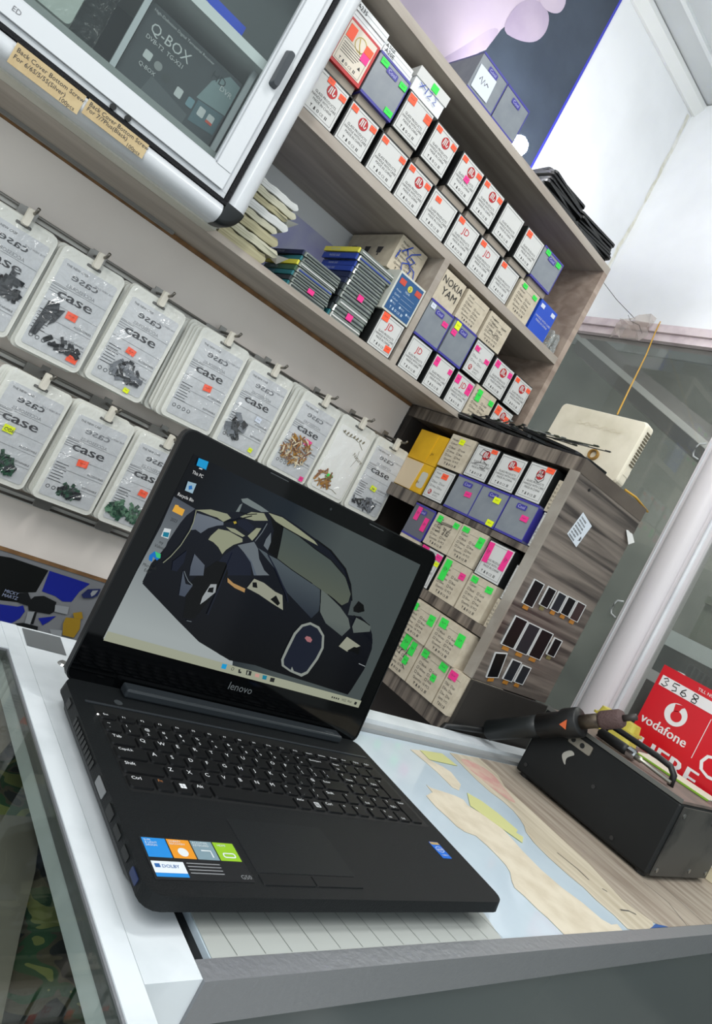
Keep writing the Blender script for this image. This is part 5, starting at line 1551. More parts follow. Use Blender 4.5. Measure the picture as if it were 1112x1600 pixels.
mb.text('ACCUTYPE', .0512, .0500, .0026, None, .0005).text('KEYBOARD', .0512, .0475, .0026, None, .0005).text('HDMI', .0725, .0490, .003, None, .0005)
mb.flat(circ(.0400, .0405, .0042, 16), .0005)
mb.ribbon([(.0560, .0435), (.0640, .0435), (.0640, .0370)], .0012, .0005)
mb.ring(rr(.0735, .0375, .0845, .0425, .0018), rr(.0745, .0385, .0835, .0415, .0012), .0005, .0006)
part('sticker_print', mb, wi, lb)
part('sticker_strip', MB().flat([(.0112, .0205), (.0360, .0205), (.0360, .0310), (.0112, .0310)], .0004), mat('strip_white', (220, 226, 232), 0.4), lb)
part('sticker_strip', MB().flat([(.0112, .0170), (.0360, .0170), (.0360, .0204), (.0112, .0204)], .0004), MATS['sq_blue'], lb)
part('sticker_print', MB().text('DOLBY', .018, .0250, .0042, None, .0006).box(.0130, .0168, .0252, .0285, .0005, .0006), mat('dolby_blue', (40, 96, 160), 0.4), lb)
mb = MB()
for i in range(4):
    mb.flat([(.0385, .0298 - i * .003), (.0660, .0298 - i * .003), (.0660, .0308 - i * .003), (.0385, .0308 - i * .003)], .0004)
mb.text('G50', .0790, .0175, .0055, None, .0004)
part('sticker_print', mb, mat('sticker_dim_print', (128, 130, 132), 0.5), lb)
it = part('processor_sticker', MB().prism(rr(.3455, .0560, .3600, .0790, .001, 2), .0001, .0004), mat('intel_blue', (24, 104, 206), 0.3), lap)
part('sticker_print', MB().text('intel', .3527, .0665, .0052, None, .0006, 'C').text('CORE i3', .3527, .0590, .0028, None, .0006, 'C').ring(circ(.3527, .0680, .0058, 16, .0042), circ(.3527, .0680, .0053, 16, .0037), .0005, .0006), wi, it)
part('sticker_print', MB().flat([(.3460, .0748), (.3595, .0748), (.3595, .0785), (.3460, .0785)], .0005), mat('sticker_gold', (176, 150, 96), 0.4), it)
part('brand_print', MB().text('lenovo', .33, .2490, .0048, None, .0094, 'R'), mat('dim_logo', (110, 114, 116), 0.4), lap)
part('power_light', MB().prism(circ(.0192, .2060, .0009, 8), .0002, .0008), glow('led_white', (240, 240, 240), 2.0), lap)
part('onekey_button', MB().prism(circ(.0470, .2345, .0042, 16), .0001, .0006), mat('ring_grey', (58, 62, 64), 0.35), lap)
# --- ports on the left side
PORT = mat('port_black', (6, 7, 8), 0.4)
for (v, l, zz, hh, m_) in ((.226, .010, -.0055, .0065, PORT), (.112, .020, -.0055, .0065, mat('vga_grey', (118, 120, 122), 0.4)), (.084, .013, -.0055, .0068, PORT), (.064, .013, -.0055, .005, PORT), (.044, .012, -.0055, .005, PORT), (.024, .012, -.0055, .005, mat('usb_blue', (30, 44, 84), 0.4))):
    part('port', MB().prism(rr(-v - l / 2, zz - hh / 2, -v + l / 2, zz + hh / 2, .001, 2), -.001, .0002, YZ), m_, lap)
for k in range(10):
    part('vent_slot', MB().box(-.0002, .0005, .137 + k * .0066, .1412 + k * .0066, -.0090, -.0024), PORT, lap)

# --- lid
s_, c_ = math.sin(LTH), math.cos(LTH)
LM = T(0, .2640, .0015) @ Matrix(((1, 0, 0, 0), (0, s_, -c_, 0), (0, c_, s_, 0), (0, 0, 0, 1)))
lid = part('lid', MB().prism(rr(0, -.004, .384, .2541, .011), -.0080, 0, LM), mat('lid_shell', (10, 11, 13), 0.4, spec=.25), lap)
part('bezel', MB().prism(rr(.0015, -.003, .3825, .2526, .010), 0, .0006, LM), GLOSS, lid)
part('lid_rim', MB().ring(rr(0, -.004, .384, .2541, .011), rr(.0016, -.0024, .3824, .2525, .0098), 0, .0014, LM), mat('rim_dark', (14, 16, 18), 0.3, spec=.3), lid)
part('camera_lens', MB().flat(circ(.1965, .2446, .0016, 12), .0008, LM), mat('lens', (30, 34, 38), 0.1), lid)
part('microphone_slot', MB().flat([(.105, .2500), (.130, .2500), (.130, .2508), (.105, .2508)], .0008, LM), mat('slot_grey', (70, 74, 76), 0.4), lid)
part('microphone_slot', MB().flat([(.257, .2492), (.282, .2492), (.282, .2500), (.257, .2500)], .0008, LM), MATS['slot_grey'], lid)
part('brand_print', MB().text('lenovo', .1712, .0232, .0118, LM, .0010), mat('logo_grey', (120, 124, 126), 0.3, metal=0.5), lid)
SB = 0.8
WC = {'floor': (150, 160, 166), 'body': (11, 13, 20), 'wing': (112, 122, 122), 'khaki': (142, 146, 122), 'blue2': (86, 94, 106), 'navy': (22, 27, 42), 'gold': (170, 150, 50), 'glassd': (82, 90, 84), 'grey': (100, 108, 114),
      'hood': (58, 68, 82), 'hood2': (88, 96, 94), 'wheel': (150, 156, 158), 'black': (8, 9, 10), 'orange': (168, 132, 84), 'lamp': (146, 148, 132), 'ring': (136, 142, 136), 'badge': (160, 104, 108), 'pc': (24, 150, 206), 'white': (205, 212, 214),
      'bin': (150, 180, 196), 'binb': (40, 110, 180), 'folder': (222, 166, 62), 'teal': (20, 120, 146), 'edge1': (20, 110, 190), 'edge2': (60, 190, 120), 'blue3': (84, 94, 106), 'dark': (36, 38, 38), 'khaki2': (160, 166, 150), 'pink': (196, 150, 140), 'bar': (156, 160, 140)}
# screen background: a soft dark-to-grey picture backdrop
mbg = glow('display_backdrop', (60, 66, 70), SB)
nt = mbg.node_tree
tc = nt.nodes.new('ShaderNodeTexCoord')
sp = nt.nodes.new('ShaderNodeSeparateXYZ')
rp = nt.nodes.new('ShaderNodeValToRGB')
nt.links.new(tc.outputs['Object'], sp.inputs[0])
mr = nt.nodes.new('ShaderNodeMapRange')
mr.inputs[1].default_value = .02
mr.inputs[2].default_value = .36
nt.links.new(sp.outputs[0], mr.inputs[0])
nt.links.new(mr.outputs[0], rp.inputs[0])
rp.color_ramp.elements[0].color = rgb((9, 11, 16))
rp.color_ramp.elements[1].color = rgb((70, 78, 78))
e = rp.color_ramp.elements.new(.38)
e.color = rgb((30, 38, 46))
e = rp.color_ramp.elements.new(.62)
e.color = rgb((72, 80, 80))
nt.links.new(rp.outputs[0], nt.nodes['Principled BSDF'].inputs['Emission Color'])
scr = part('screen', MB().flat([(.0185, .0395), (.3625, .0395), (.3625, .2325), (.0185, .2325)], .0009, LM), mbg, lid)
GRAD = {'floor': ((158, 166, 166), (70, 76, 86), 2, .06, .19), 'hood': ((22, 28, 42), (78, 88, 94), 2, .115, .175), 'hood2': ((40, 50, 62), (92, 100, 96), 2, .085, .13), 'blue2': ((64, 72, 86), (104, 112, 122), 2, .10, .19), 'glassd': ((88, 94, 80), (70, 80, 78), 2, .14, .2), 'body': ((9, 10, 14), (18, 22, 32), 2, .06, .2)}


def disp(k):
    if k in GRAD:
        return glowgrad('disp_' + k, *GRAD[k], strength=SB)
    return glow('disp_' + k, WC[k], SB)
WALL = [
('floor',[(19.3,187.7),(45.6,184.7),(40.0,175.7),(37.5,163.8),(36.7,148.7),(33.0,134.0),(28.7,120.5),(28.9,109.3),(29.0,101.5),(52.6,97.1),(81.0,77.9),(113.5,63.9),(144.3,55.5),(162.7,52.7),(166.5,43.9),(164.2,32.4),(17.2,40.7),(13.8,44.9),(19.0,110.0),(20.1,134.7),(20.8,157.5)]),
('body',[(45.0,184.5),(60.4,190.9),(79.2,193.8),(89.1,199.1),(96.5,200.6),(117.3,211.7),(121.7,212.1),(140.4,214.7),(165.2,211.8),(194.6,207.0),(220.0,202.2),(250.6,190.3),(268.7,175.6),(280.8,158.6),(285.1,141.2),(305.2,144.8),(322.9,139.2),(334.5,129.6),(341.8,118.6),(338.2,124.5),(344.3,112.6),(346.5,86.2),(340.7,58.2),(338.3,51.1),(278.2,52.8),(214.1,53.9),(192.1,55.0),(158.5,52.6),(114.3,62.3),(81.8,76.4),(29.7,100.1),(29.8,110.2),(36.8,127.8),(35.9,125.6),(34.3,145.1),(37.5,166.6),(40.0,175.7)]),
('wing',[(86.7,212.5),(93.0,216.0),(112.5,214.2),(123.7,212.4),(115.2,209.1),(101.7,209.2),(89.7,210.1)]),
('wing',[(90.3,208.9),(91.3,199.7),(87.5,198.5),(88.3,206.7)]),
('khaki',[(45.4,183.7),(60.7,190.4),(79.6,193.0),(85.7,190.6),(79.6,184.1),(71.0,185.6),(63.6,184.9),(51.6,184.6)]),
('blue2',[(48.6,181.8),(64.4,183.5),(79.8,183.8),(81.2,181.1),(75.0,178.1),(67.2,172.3),(62.1,164.9),(55.2,166.4),(50.5,164.0),(49.7,172.6)]),
('khaki',[(73.5,166.3),(77.9,175.6),(89.5,177.6),(108.3,175.9),(110.0,172.8),(101.8,166.7),(96.3,159.0),(94.5,153.5),(87.0,158.6),(79.2,161.4),(72.8,161.9)]),
('khaki',[(94.4,195.4),(104.1,204.7),(118.7,209.0),(126.9,203.6),(111.4,197.7)]),
('khaki',[(84.8,180.4),(95.1,182.1),(109.6,179.6),(107.4,177.6),(92.4,178.2)]),
('navy',[(92.8,192.3),(102.8,195.1),(114.4,192.3),(116.2,183.5),(95.9,186.7)]),
('gold',[(89.2,188.5),(91.6,190.1),(94.2,188.2),(92.0,186.3)]),
('khaki',[(112.4,180.6),(118.0,191.8),(123.5,193.5),(122.2,184.2),(119.8,177.8)]),
('glassd',[(148.4,204.5),(170.7,202.2),(198.2,196.4),(225.9,192.1),(255.7,181.7),(275.0,165.2),(276.8,155.3),(269.6,149.1),(242.4,155.1),(214.1,160.2),(182.1,165.4),(158.2,170.8),(154.0,186.5)]),
('khaki',[(123.2,211.4),(141.3,213.2),(166.6,209.4),(193.5,204.6),(200.8,201.3),(177.5,202.7),(148.2,204.9),(136.0,206.4)]),
('grey',[(136.6,193.4),(141.8,184.0),(142.5,174.8),(135.2,177.8),(134.5,185.1)]),
('hood',[(130.1,173.2),(144.2,171.6),(158.4,170.5),(214.3,159.9),(229.9,156.8),(242.1,134.9),(235.6,123.0),(189.1,140.6),(162.6,158.9)]),
('hood2',[(231.4,157.3),(242.6,154.8),(268.4,146.6),(287.3,137.6),(296.5,127.7),(289.5,115.4),(258.3,123.3),(243.5,133.3)]),
('grey',[(106.0,167.9),(122.4,177.6),(130.3,172.6),(137.2,163.2),(149.2,154.0),(157.9,151.0),(143.2,146.1),(129.9,157.8),(116.8,163.4)]),
('blue2',[(65.6,143.8),(81.4,137.0),(85.2,126.9),(71.0,122.2),(67.8,131.0)]),
('blue2',[(62.4,124.4),(71.1,113.3),(79.2,114.1),(76.5,101.0),(70.0,100.8)]),
('navy',[(48.0,129.7),(56.5,144.3),(59.1,132.2),(56.4,121.8),(50.9,121.3)]),
('wheel',[(97.0,121.2),(103.5,123.3),(106.2,115.1),(100.0,104.3),(96.1,98.7),(94.8,106.6)]),
('black',[(97.2,117.1),(101.9,119.5),(103.9,113.9),(97.5,112.8)]),
('orange',[(111.8,133.2),(120.8,130.1),(137.3,128.9),(138.4,124.9),(125.1,125.9),(114.2,128.9)]),
('lamp',[(138.7,130.2),(142.1,141.9),(155.5,141.5),(173.9,136.9),(184.8,136.1),(193.9,121.1),(176.5,124.0),(156.2,128.2)]),
('black',[(142.1,137.8),(146.8,139.3),(150.8,134.0),(144.7,133.1)]),
('black',[(172.3,127.5),(176.9,133.6),(186.4,126.9),(184.8,123.6)]),
('lamp',[(291.2,103.2),(297.0,116.9),(323.2,111.7),(313.0,104.7),(306.9,100.3)]),
('black',[(306.3,101.3),(314.2,108.3),(323.7,109.0),(326.1,101.3),(316.7,102.3)]),
('hood2',[(297.9,141.8),(313.7,140.5),(325.5,137.9),(328.0,131.9),(303.9,123.7),(297.8,130.2)]),
('black',[(287.1,151.8),(290.2,161.2),(300.3,159.0),(305.9,152.4),(298.0,148.1),(289.8,147.3)]),
('ring',[(220.4,69.0),(220.2,82.7),(221.0,101.4),(226.0,112.8),(236.2,118.7),(251.0,117.3),(263.5,109.6),(270.7,95.6),(270.0,81.1),(264.6,62.4),(257.9,57.0),(239.3,58.9),(225.0,62.5)]),
('navy',[(223.7,69.8),(223.9,82.1),(224.6,100.5),(229.0,111.0),(237.8,116.0),(249.7,114.6),(260.8,108.1),(267.1,95.4),(266.1,81.4),(261.4,64.5),(255.6,60.3),(244.0,60.8),(238.8,65.0),(239.2,60.9),(227.2,64.2)]),
('badge',[(238.3,99.8),(239.6,102.6),(245.3,102.9),(249.7,100.4),(249.1,97.1),(243.9,96.9)]),
('pc',[(24.1,231.1),(35.1,232.0),(36.4,223.8),(25.2,223.7)]),
('white',[(29.2,222.9),(32.7,223.3),(32.5,222.1),(28.7,221.8)]),
('bin',[(24.6,206.4),(33.8,207.6),(34.5,197.4),(25.9,197.2)]),
('binb',[(27.4,202.6),(30.1,204.4),(32.4,201.3),(29.1,199.2)]),
('folder',[(23.5,181.1),(26.4,181.7),(28.1,180.5),(34.7,180.2),(35.0,173.6),(23.4,174.3)]),
('white',[(24.0,156.7),(30.8,157.9),(32.5,148.5),(24.5,148.2)]),
('teal',[(24.8,153.0),(30.7,154.3),(31.7,149.6),(26.0,148.8)]),
('edge1',[(22.3,127.6),(25.2,132.8),(31.5,132.8),(33.8,129.6),(31.7,125.5),(26.4,127.7),(27.6,122.8),(23.8,123.4)]),
('edge2',[(25.8,133.0),(32.4,132.4),(33.8,128.2),(29.7,128.1)]),
('pc',[(150.4,47.9),(156.5,48.4),(157.2,43.1),(151.4,43.0)]),
('dark',[(172.4,46.6),(174.7,47.2),(175.1,44.9),(177.2,45.0),(177.7,43.2),(174.0,42.9)]),
('dark',[(182.5,48.1),(189.6,48.2),(190.7,43.4),(184.1,43.2)]),
('khaki2',[(184.4,47.2),(186.3,47.3),(187.1,43.9),(185.3,43.8)]),
('pink',[(195.2,47.2),(200.7,47.6),(201.6,43.9),(196.1,43.7)]),
('teal',[(205.2,47.6),(211.2,48.0),(212.1,43.5),(206.6,43.2)]),
('dark',[(216.5,47.3),(222.6,47.7),(223.5,43.1),(217.6,42.8)]),
]
WLINES = [
('black',0.9,[(143.1,171.6),(158.4,170.5),(182.1,165.4),(215.6,159.9)]),
('black',0.8,[(229.9,157.2),(237.6,143.6),(241.4,132.6)]),
('black',0.9,[(242.4,155.1),(255.9,152.1),(272.0,147.3)]),
('black',1.6,[(195.4,206.3),(220.0,202.2),(250.8,190.0),(268.1,175.4),(280.3,158.5)]),
('black',1.0,[(146.1,204.5),(170.5,202.5),(198.0,196.8),(225.7,192.5),(255.2,181.6),(267.5,173.2)]),
('navy',1.5,[(144.6,170.8),(162.6,158.9),(187.1,140.0),(195.7,131.0)]),
('black',1.0,[(292.2,143.2),(306.8,142.1),(323.1,138.9)]),
('grey',1.0,[(126.8,200.7),(125.8,190.0),(122.7,178.6)]),
('navy',1.2,[(105.3,158.6),(105.8,142.4),(107.8,116.0),(108.9,91.2)]),
('khaki',0.8,[(46.2,183.6),(49.1,172.4),(49.6,163.0),(47.6,147.2),(43.1,133.5),(38.8,125.3)]),
('grey',0.7,[(89.7,79.5),(95.3,79.9)]),
('wheel',0.8,[(332.2,91.2),(344.0,90.3)]),
('black',1.2,[(79.6,184.1),(89.6,189.3),(98.8,196.4),(106.0,201.4)]),
('black',1.0,[(90.5,199.6),(99.8,200.5),(110.5,205.4)]),
('grey',0.8,[(63.2,124.7),(67.2,120.7),(71.9,117.0),(78.0,114.6)]),
]
WDARK = [
('black',[(126.0,210.4),(136.0,206.4),(148.2,204.9),(154.0,186.5),(158.2,170.8),(143.7,173.3),(142.2,184.1),(139.4,196.3)]),
('navy',[(96.5,152.7),(106.6,167.0),(117.1,162.8),(129.5,156.9),(137.5,144.0),(98.5,131.2),(94.0,142.7)]),
('black',[(92.3,145.1),(103.3,147.0),(110.9,136.9),(103.2,102.0),(97.7,82.7),(85.2,80.9),(74.3,112.6),(82.0,130.9)]),
('blue3',[(109.3,168.0),(117.6,171.0),(131.5,164.2),(139.8,155.3),(149.2,147.8),(140.4,144.9),(129.9,156.3),(117.8,163.0)]),
]
cl = lambda q: (min(max(q[0] / 1000, .0186), .3624), min(max(q[1] / 1000, .0396), .2324))
w_ = .0010


def tri_area(p):
    return sum(p[i][0] * p[(i + 1) % len(p)][1] - p[(i + 1) % len(p)][0] * p[i][1] for i in range(len(p)))


first_icon = [i for i, q in enumerate(WALL) if q[0] == 'pc'][0]
names = {'floor': 'wallpaper_floor', 'body': 'wallpaper_car', 'pc': 'desktop_icon', 'bin': 'desktop_icon', 'folder': 'desktop_icon'}
done_bar = False
for i, (k, p) in enumerate(WALL):
    if i == first_icon:
        part('taskbar', MB().flat([(.0186, .0396), (.3624, .0396), (.3624, .0488), (.0186, .0488)], w_, LM), glow('disp_bar', WC['bar'], SB), scr)
        w_ += .00004
    q = [cl(a) for a in p]
    if tri_area(q) < 0:
        q = q[::-1]
    part('desktop_icon' if i >= first_icon else ('wallpaper_' + ('car' if k == 'body' else 'shape')), MB().flat(q, w_, LM), disp(k), scr)
    w_ += .00004
    if k == 'body':
        for (k2, p2) in WDARK:
            q2 = [cl(a) for a in p2]
            part('wallpaper_shape', MB().flat(q2 if tri_area(q2) > 0 else q2[::-1], w_, LM), disp(k2), scr)
            w_ += .00004
    if i == first_icon - 1:
        for (k2, wd2, p2) in WLINES:
            part('wallpaper_line', MB().ribbon([cl(a) for a in p2], wd2 / 1000, w_, LM), disp(k2), scr)
            w_ += .00003
mb = MB()
for s, u, v in (('This PC', .0303, .2150), ('Recycle Bin', .0295, .1900)):
    mb.text(s, u, v, .0046, LM, w_, 'C', .85)
part('icon_text', mb, glow('disp_text', (226, 228, 228), SB), scr)
mb = MB()
for s, u, v in (('2023', .0290, .1655), ('my', .0275, .1415), ('Videos', .0275, .1370), ('Microsoft', .0275, .1165), ('Edge', .0275, .1120), ('14:22  Wed', .338, .0430)):
    mb.text(s, u, v, .0044, LM, w_, 'C', .85)
a, b = circ(.1650, .0455, .0018, 12), circ(.1650, .0455, .0013, 12)
mb.raw([(p[0], p[1], w_) for p in a] + [(p[0], p[1], w_) for p in b], [(k, (k + 1) % 12, 12 + (k + 1) % 12, 12 + k) for k in range(12)], LM)
mb.flat([(.352, .0425), (.356, .0425), (.356, .0460), (.352, .0460)], w_, LM)
for u in (.314, .3175, .321, .3245):
    mb.flat(circ(u, .0440, .0012, 8), w_, LM)
part('icon_text', mb, glow('disp_dark', WC['dark'], SB), scr)

# ================================================================== papers lying on the counter
BEI = mat('beige_torn_paper', (212, 202, 182), 0.7, noise=(30, (196, 184, 162), 0.32, 0.6))
SHEETS = [
    ('torn_paper', 'long torn beige paper in the middle of the counter', BEI,
     [(0.7899, 0.5488), (0.7928, 0.5428), (0.8154, 0.5381), (0.8377, 0.5326), (0.8488, 0.5254), (0.8444, 0.5133), (0.8586, 0.4981), (0.8740, 0.4838), (0.8720, 0.4644), (0.8690, 0.4456), (0.8640, 0.4283), (0.8609, 0.3955), (0.8656, 0.3661), (0.8772, 0.3423), (0.8815, 0.3173), (0.8907, 0.309), (0.9070, 0.3094), (0.9030, 0.3), (0.7662, 0.3), (0.7659, 0.3074), (0.7655, 0.322), (0.7624, 0.3353), (0.7619, 0.3528), (0.7587, 0.3648), (0.7672, 0.3752), (0.7815, 0.3880), (0.7880, 0.4000), (0.7897, 0.4139), (0.7898, 0.4326), (0.7865, 0.4492), (0.7702, 0.4552), (0.7636, 0.4644), (0.7632, 0.4795), (0.7594, 0.4998), (0.7622, 0.5218), (0.7864, 0.5323)]),
    ('torn_paper', 'small torn beige paper near the white back strip', BEI,
     [(0.8466, 0.6417), (0.8723, 0.6458), (0.8707, 0.6209), (0.891, 0.6079), (0.8986, 0.5959), (0.8874, 0.5646), (0.8640, 0.5480), (0.8542, 0.5531), (0.8553, 0.5719), (0.8562, 0.588), (0.8533, 0.6106)]),
    ('yellow_tape', 'strip of yellow green tape across the torn papers', mat('yellow_tape', (200, 200, 138), 0.5),
     [(0.8796, 0.5447), (0.8965, 0.529), (0.9062, 0.5036), (0.9106, 0.4702), (0.8981, 0.4637), (0.9051, 0.4562), (0.8858, 0.4437), (0.8751, 0.4644), (0.8619, 0.4902), (0.8500, 0.5133)]),
    ('yellow_tape', 'short yellow green tape beside the white back strip', MATS['yellow_tape'],
     [(0.8735, 0.6460), (0.9346, 0.6500), (0.9412, 0.6195), (0.9008, 0.6202), (0.8720, 0.6215)]),
    ('veneer_sheet', 'pale peeling veneer strip between blue top and soldering station', mat('pale_veneer', (200, 190, 170), 0.65, wood=((60, 6, 6), (176, 164, 142))),
     [(0.9657, 0.6600), (0.9596, 0.6177), (0.9556, 0.5892), (0.9559, 0.5593), (0.9640, 0.5384), (0.9640, 0.5167), (0.9556, 0.4974), (0.9448, 0.4818), (0.9306, 0.4692), (0.9197, 0.4466), (0.9164, 0.4205), (0.9181, 0.3879), (0.9228, 0.3668), (0.92, 0.3465), (0.9238, 0.3226), (0.9205, 0.3020), (0.9346, 0.3), (0.9900, 0.3), (1.009, 0.3097), (0.9926, 0.344), (1.0157, 0.4115), (1.0234, 0.5098), (1.0287, 0.583), (1.0535, 0.6171), (1.0550, 0.6650)]),
    ('veneer_sheet', 'darker wood veneer running under the soldering station', mat('dark_veneer', (176, 165, 150), 0.6, wood=((55, 5, 5), (140, 126, 112))),
     [(1.0555, 0.6650), (1.0540, 0.6171), (1.0293, 0.583), (1.0240, 0.5098), (1.0163, 0.4115), (0.9935, 0.344), (1.0095, 0.3097), (1.025, 0.3005), (1.45, 0.3005), (1.45, 0.6650)]),
    ('blue_scrap', 'bright blue scrap at the front edge of the counter', mat('blue_scrap', (34, 84, 150), 0.4),
     [(1.0085, 0.306), (1.0297, 0.3025), (1.0366, 0.3005), (0.9800, 0.3002), (0.9921, 0.3025)]),
    ('lined_sheet', 'grey lined paper under the front of the laptop', mat('lined_paper', (176, 180, 176), 0.5),
     [(0.3185, 0.400), (0.6400, 0.400), (0.6560, 0.329), (0.651, 0.3122), (0.648, 0.3003), (0.3180, 0.3003)]),
]
for i, (nm, lb, m_, p) in enumerate(SHEETS):
    if tri_area(p) < 0:
        p = p[::-1]
    z0 = .0003 + (.0004 if 'tape' in nm or 'scrap' in nm else 0)
    cx, cy = p[0]
    o = tag(part(nm, MB().prism([(a - cx, b - cy) for a, b in p], 0, .0004), m_, None, loc=(cx, cy, ZCT - .0009 + z0)), lb, 'paper' if 'sheet' in nm or 'paper' in nm or 'scrap' in nm else 'tape')
    if nm == 'lined_sheet':
        mb = MB()
        for k in range(14):
            mb.ribbon([(.006 + k * .024 - cx + .3185, .395 - cy), (.020 + k * .024 - cx + .3185, .301 - cy)], .0006, .00055)
        part('ruled_line', mb, mat('line_grey', (110, 114, 110), 0.6), o)
    if 'darker' in lb:
        part('seam', MB().ribbon([(1.10 - cx, .3005 - cy), (1.13 - cx, .34 - cy), (1.128 - cx, .38 - cy)], .0012, .00055).ribbon([(1.17 - cx, .3005 - cy), (1.185 - cx, .384 - cy)], .0012, .00055), INK, o)
    if 'pale' in lb:
        part('pink_stain', MB().flat(smooth_loop([(.968 - cx, .645 - cy), (.975 - cx, .56 - cy), (1.0 - cx, .53 - cy), (1.02 - cx, .58 - cy), (1.04 - cx, .62 - cy), (1.01 - cx, .65 - cy)]), .00055), mat('pink_stain', (196, 150, 142), 0.65, noise=(40, (200, 176, 158), 0.4, 0.6)), o)
        mb = MB()
        for q in ([(.955, .43), (.962, .40), (.960, .38)], [(.955, .33), (.975, .328), (.985, .322)], [(.97, .365), (.975, .36)]):
            mb.ribbon([(a - cx, b - cy) for a, b in q], .0022, .0006)
        part('tear_mark', mb, INK, o)

# ================================================================== soldering station and what lies on it
st = thing('soldering_station', 'black metal hot air soldering station box on the counter', 'station', (1.255, .51, ZCT))
SBK = mat('station_black', (15, 17, 18), 0.5, spec=.35, noise=(9, (20, 22, 23), 0.3, 0.6))
part('housing', MB().box(-.115, .125, -.125, .135, .005, .124), SBK, st, bevel=.004)
part('top_plate', MB().box(-.113, .123, -.123, .133, .1242, .1285), mat('dusty_top', (118, 102, 94), 0.7, noise=(22, (92, 84, 78), 0.3, 0.6)), st)
part('top_rim', MB().box(-.1155, -.1135, -.124, .134, .1242, .1310), mat('rim_steel', (110, 110, 106), 0.4, metal=0.5), st)
part('end_plate', MB().box(-.105, .118, -.1275, -.1252, .008, .121), mat('end_black', (30, 31, 31), 0.55, noise=(14, (70, 68, 64), 0.55, 0.75)), st)
for (u, v) in ((-.095, .018), (-.095, .108), (.105, .018), (.105, .108), (0.03, .020), (.03, .104)):
    part('screw', MB().prism(circ(u, v, .0038, 10), 0, .0015, T(0, -.1276, 0) @ XZ), METAL, st)
for (v, zz) in ((.12, .022), (-.06, .018), (.0, .064)):
    part('screw', MB().prism(circ(-v, zz, .0034, 10), 0, .0014, T(-.1152, 0, 0) @ YZ), mat('dark_screw', (58, 58, 58), 0.4, metal=.5), st)
for (u, v) in ((-.10, -.11), (.11, -.11), (-.10, .12), (.11, .12)):
    part('foot', MB().prism(circ(u, v, .009, 10), 0, .005), BLACKPL, st)
part('paint_chip', MB().flat(smooth_loop([(-.072, .078), (-.060, .092), (-.050, .088), (-.056, .082), (-.062, .074), (-.056, .062), (-.068, .070)]), .0004, T(-.1153, 0, 0) @ YZ), mat('chip_grey', (170, 168, 160), 0.6), st)
part('holder_plate', MB().prism(rr(-.072, .100, -.028, .116, .003), 0, .002, T(-.1155, 0, 0) @ YZ), mat('holder_steel', (150, 144, 132), 0.4, metal=.6), st)
for u in (-.064, -.046):
    part('holder_hole', MB().flat(circ(u, .108, .0045, 12), .0023, T(-.1155, 0, 0) @ YZ), BLACKPL, st)
part('carry_handle', MB().tube([(-.062, .055, .128), (-.062, .050, .150), (-.062, .040, .157), (-.062, -.045, .157), (-.062, -.068, .155), (-.062, -.078, .146), (-.062, -.080, .128)], .0052, 10), BLACKPL, st, smooth=True)

gun = thing('hot_air_gun', 'black hot air gun with brown metal nozzle resting at the station', 'heat gun', (1.112, .60, H - .183))
ax = Vector((0, -.8, .6))
P = lambda d: tuple(ax * d)
part('grip', MB().tube([P(-.140), P(-.135), P(-.05), P(-.03)], [.012, .0180, .0190, .0190], 16), mat('gun_black', (24, 28, 29), 0.45), gun, smooth=True)
part('collar', MB().tube([P(-.030), P(.010), P(.018), P(.044), P(.046)], [.0205, .0205, .0245, .0245, .0225], 18), BLACKPL, gun, smooth=True)
part('nozzle', MB().tube([P(.040), P(.082)], [.0118, .0118], 16), mat('scorched_steel', (96, 86, 72), 0.45, metal=.6, noise=(60, (60, 50, 44), .3, .6)), gun, smooth=True)
part('nozzle_tip', MB().tube([P(.080), P(.084), P(.112), P(.118)], [.0135, .0150, .0150, .012], 16), mat('rust_brown', (84, 64, 62), 0.7, bump=(300, .6)), gun, smooth=True)
part('outlet', MB().tube([P(.116), P(.140)], [.0052, .0052], 10), mat('outlet_dark', (66, 62, 60), .5, metal=.5), gun, smooth=True)
part('warning_label', MB().prism([(-.006, -.007), (.008, -.008), (.002, .007)], 0, .0006, T(-.0248, -.024, .014) @ YZ), mat('warn_orange', (206, 96, 50), 0.5), gun)
part('cable', MB().tube([P(-.138), (-.020, .116, -.088), (-.060, .118, -.092), (-.095, .128, -.100), (-.104, .134, -.130), (-.106, .136, -.20)], .0060, 8), BLACKPL, gun, smooth=True)
sd = thing('screwdriver', 'screwdriver with black grip and chrome collar on the station', 'screwdriver', (1.172, .559, H - .1700 + .0102))
part('grip', MB().tube([(0, 0, 0), (0, -.004, 0), (0, -.050, 0), (0, -.056, 0)], [.004, .0085, .0092, .0085], 12), BLACKPL, sd, smooth=True)
part('collar', MB().tube([(0, -.056, 0), (0, -.058, 0), (0, -.070, 0), (0, -.072, 0)], [.008, .0098, .0098, .007], 12), mat('chrome', (196, 198, 200), 0.12, metal=1.0), sd)
part('shaft', MB().tube([(0, -.072, 0), (0, -.082, 0), (0, -.084, 0), (0, -.135, -.003)], [.005, .005, .0032, .0032], 10), mat('shaft_steel', (150, 148, 138), 0.3, metal=.9), sd, smooth=True)
pz = H - .1700
yp = thing('yellow_pouch', 'yellow plastic pouch behind the carry handle on the station', 'pouch', (1.30, .595, pz), RZ * 0 + .05)
YP = mat('yellow_plastic', (206, 194, 84), 0.45, noise=(25, (186, 172, 64), .3, .6))
part('pouch', MB().prism(rr(-.024, -.042, .024, .042, .010), .0003, .040, inset=.006), YP, yp)
part('zip_fold', MB().ring(rr(-.025, -.043, .025, .043, .010), rr(-.021, -.039, .021, .039, .008), .022, .026), mat('yellow_fold', (190, 176, 70), .5), yp)
bk = thing('booklet', 'white and lime green leaflet lying on the station under the red sign', 'leaflet', (1.332, .485, pz), .05)
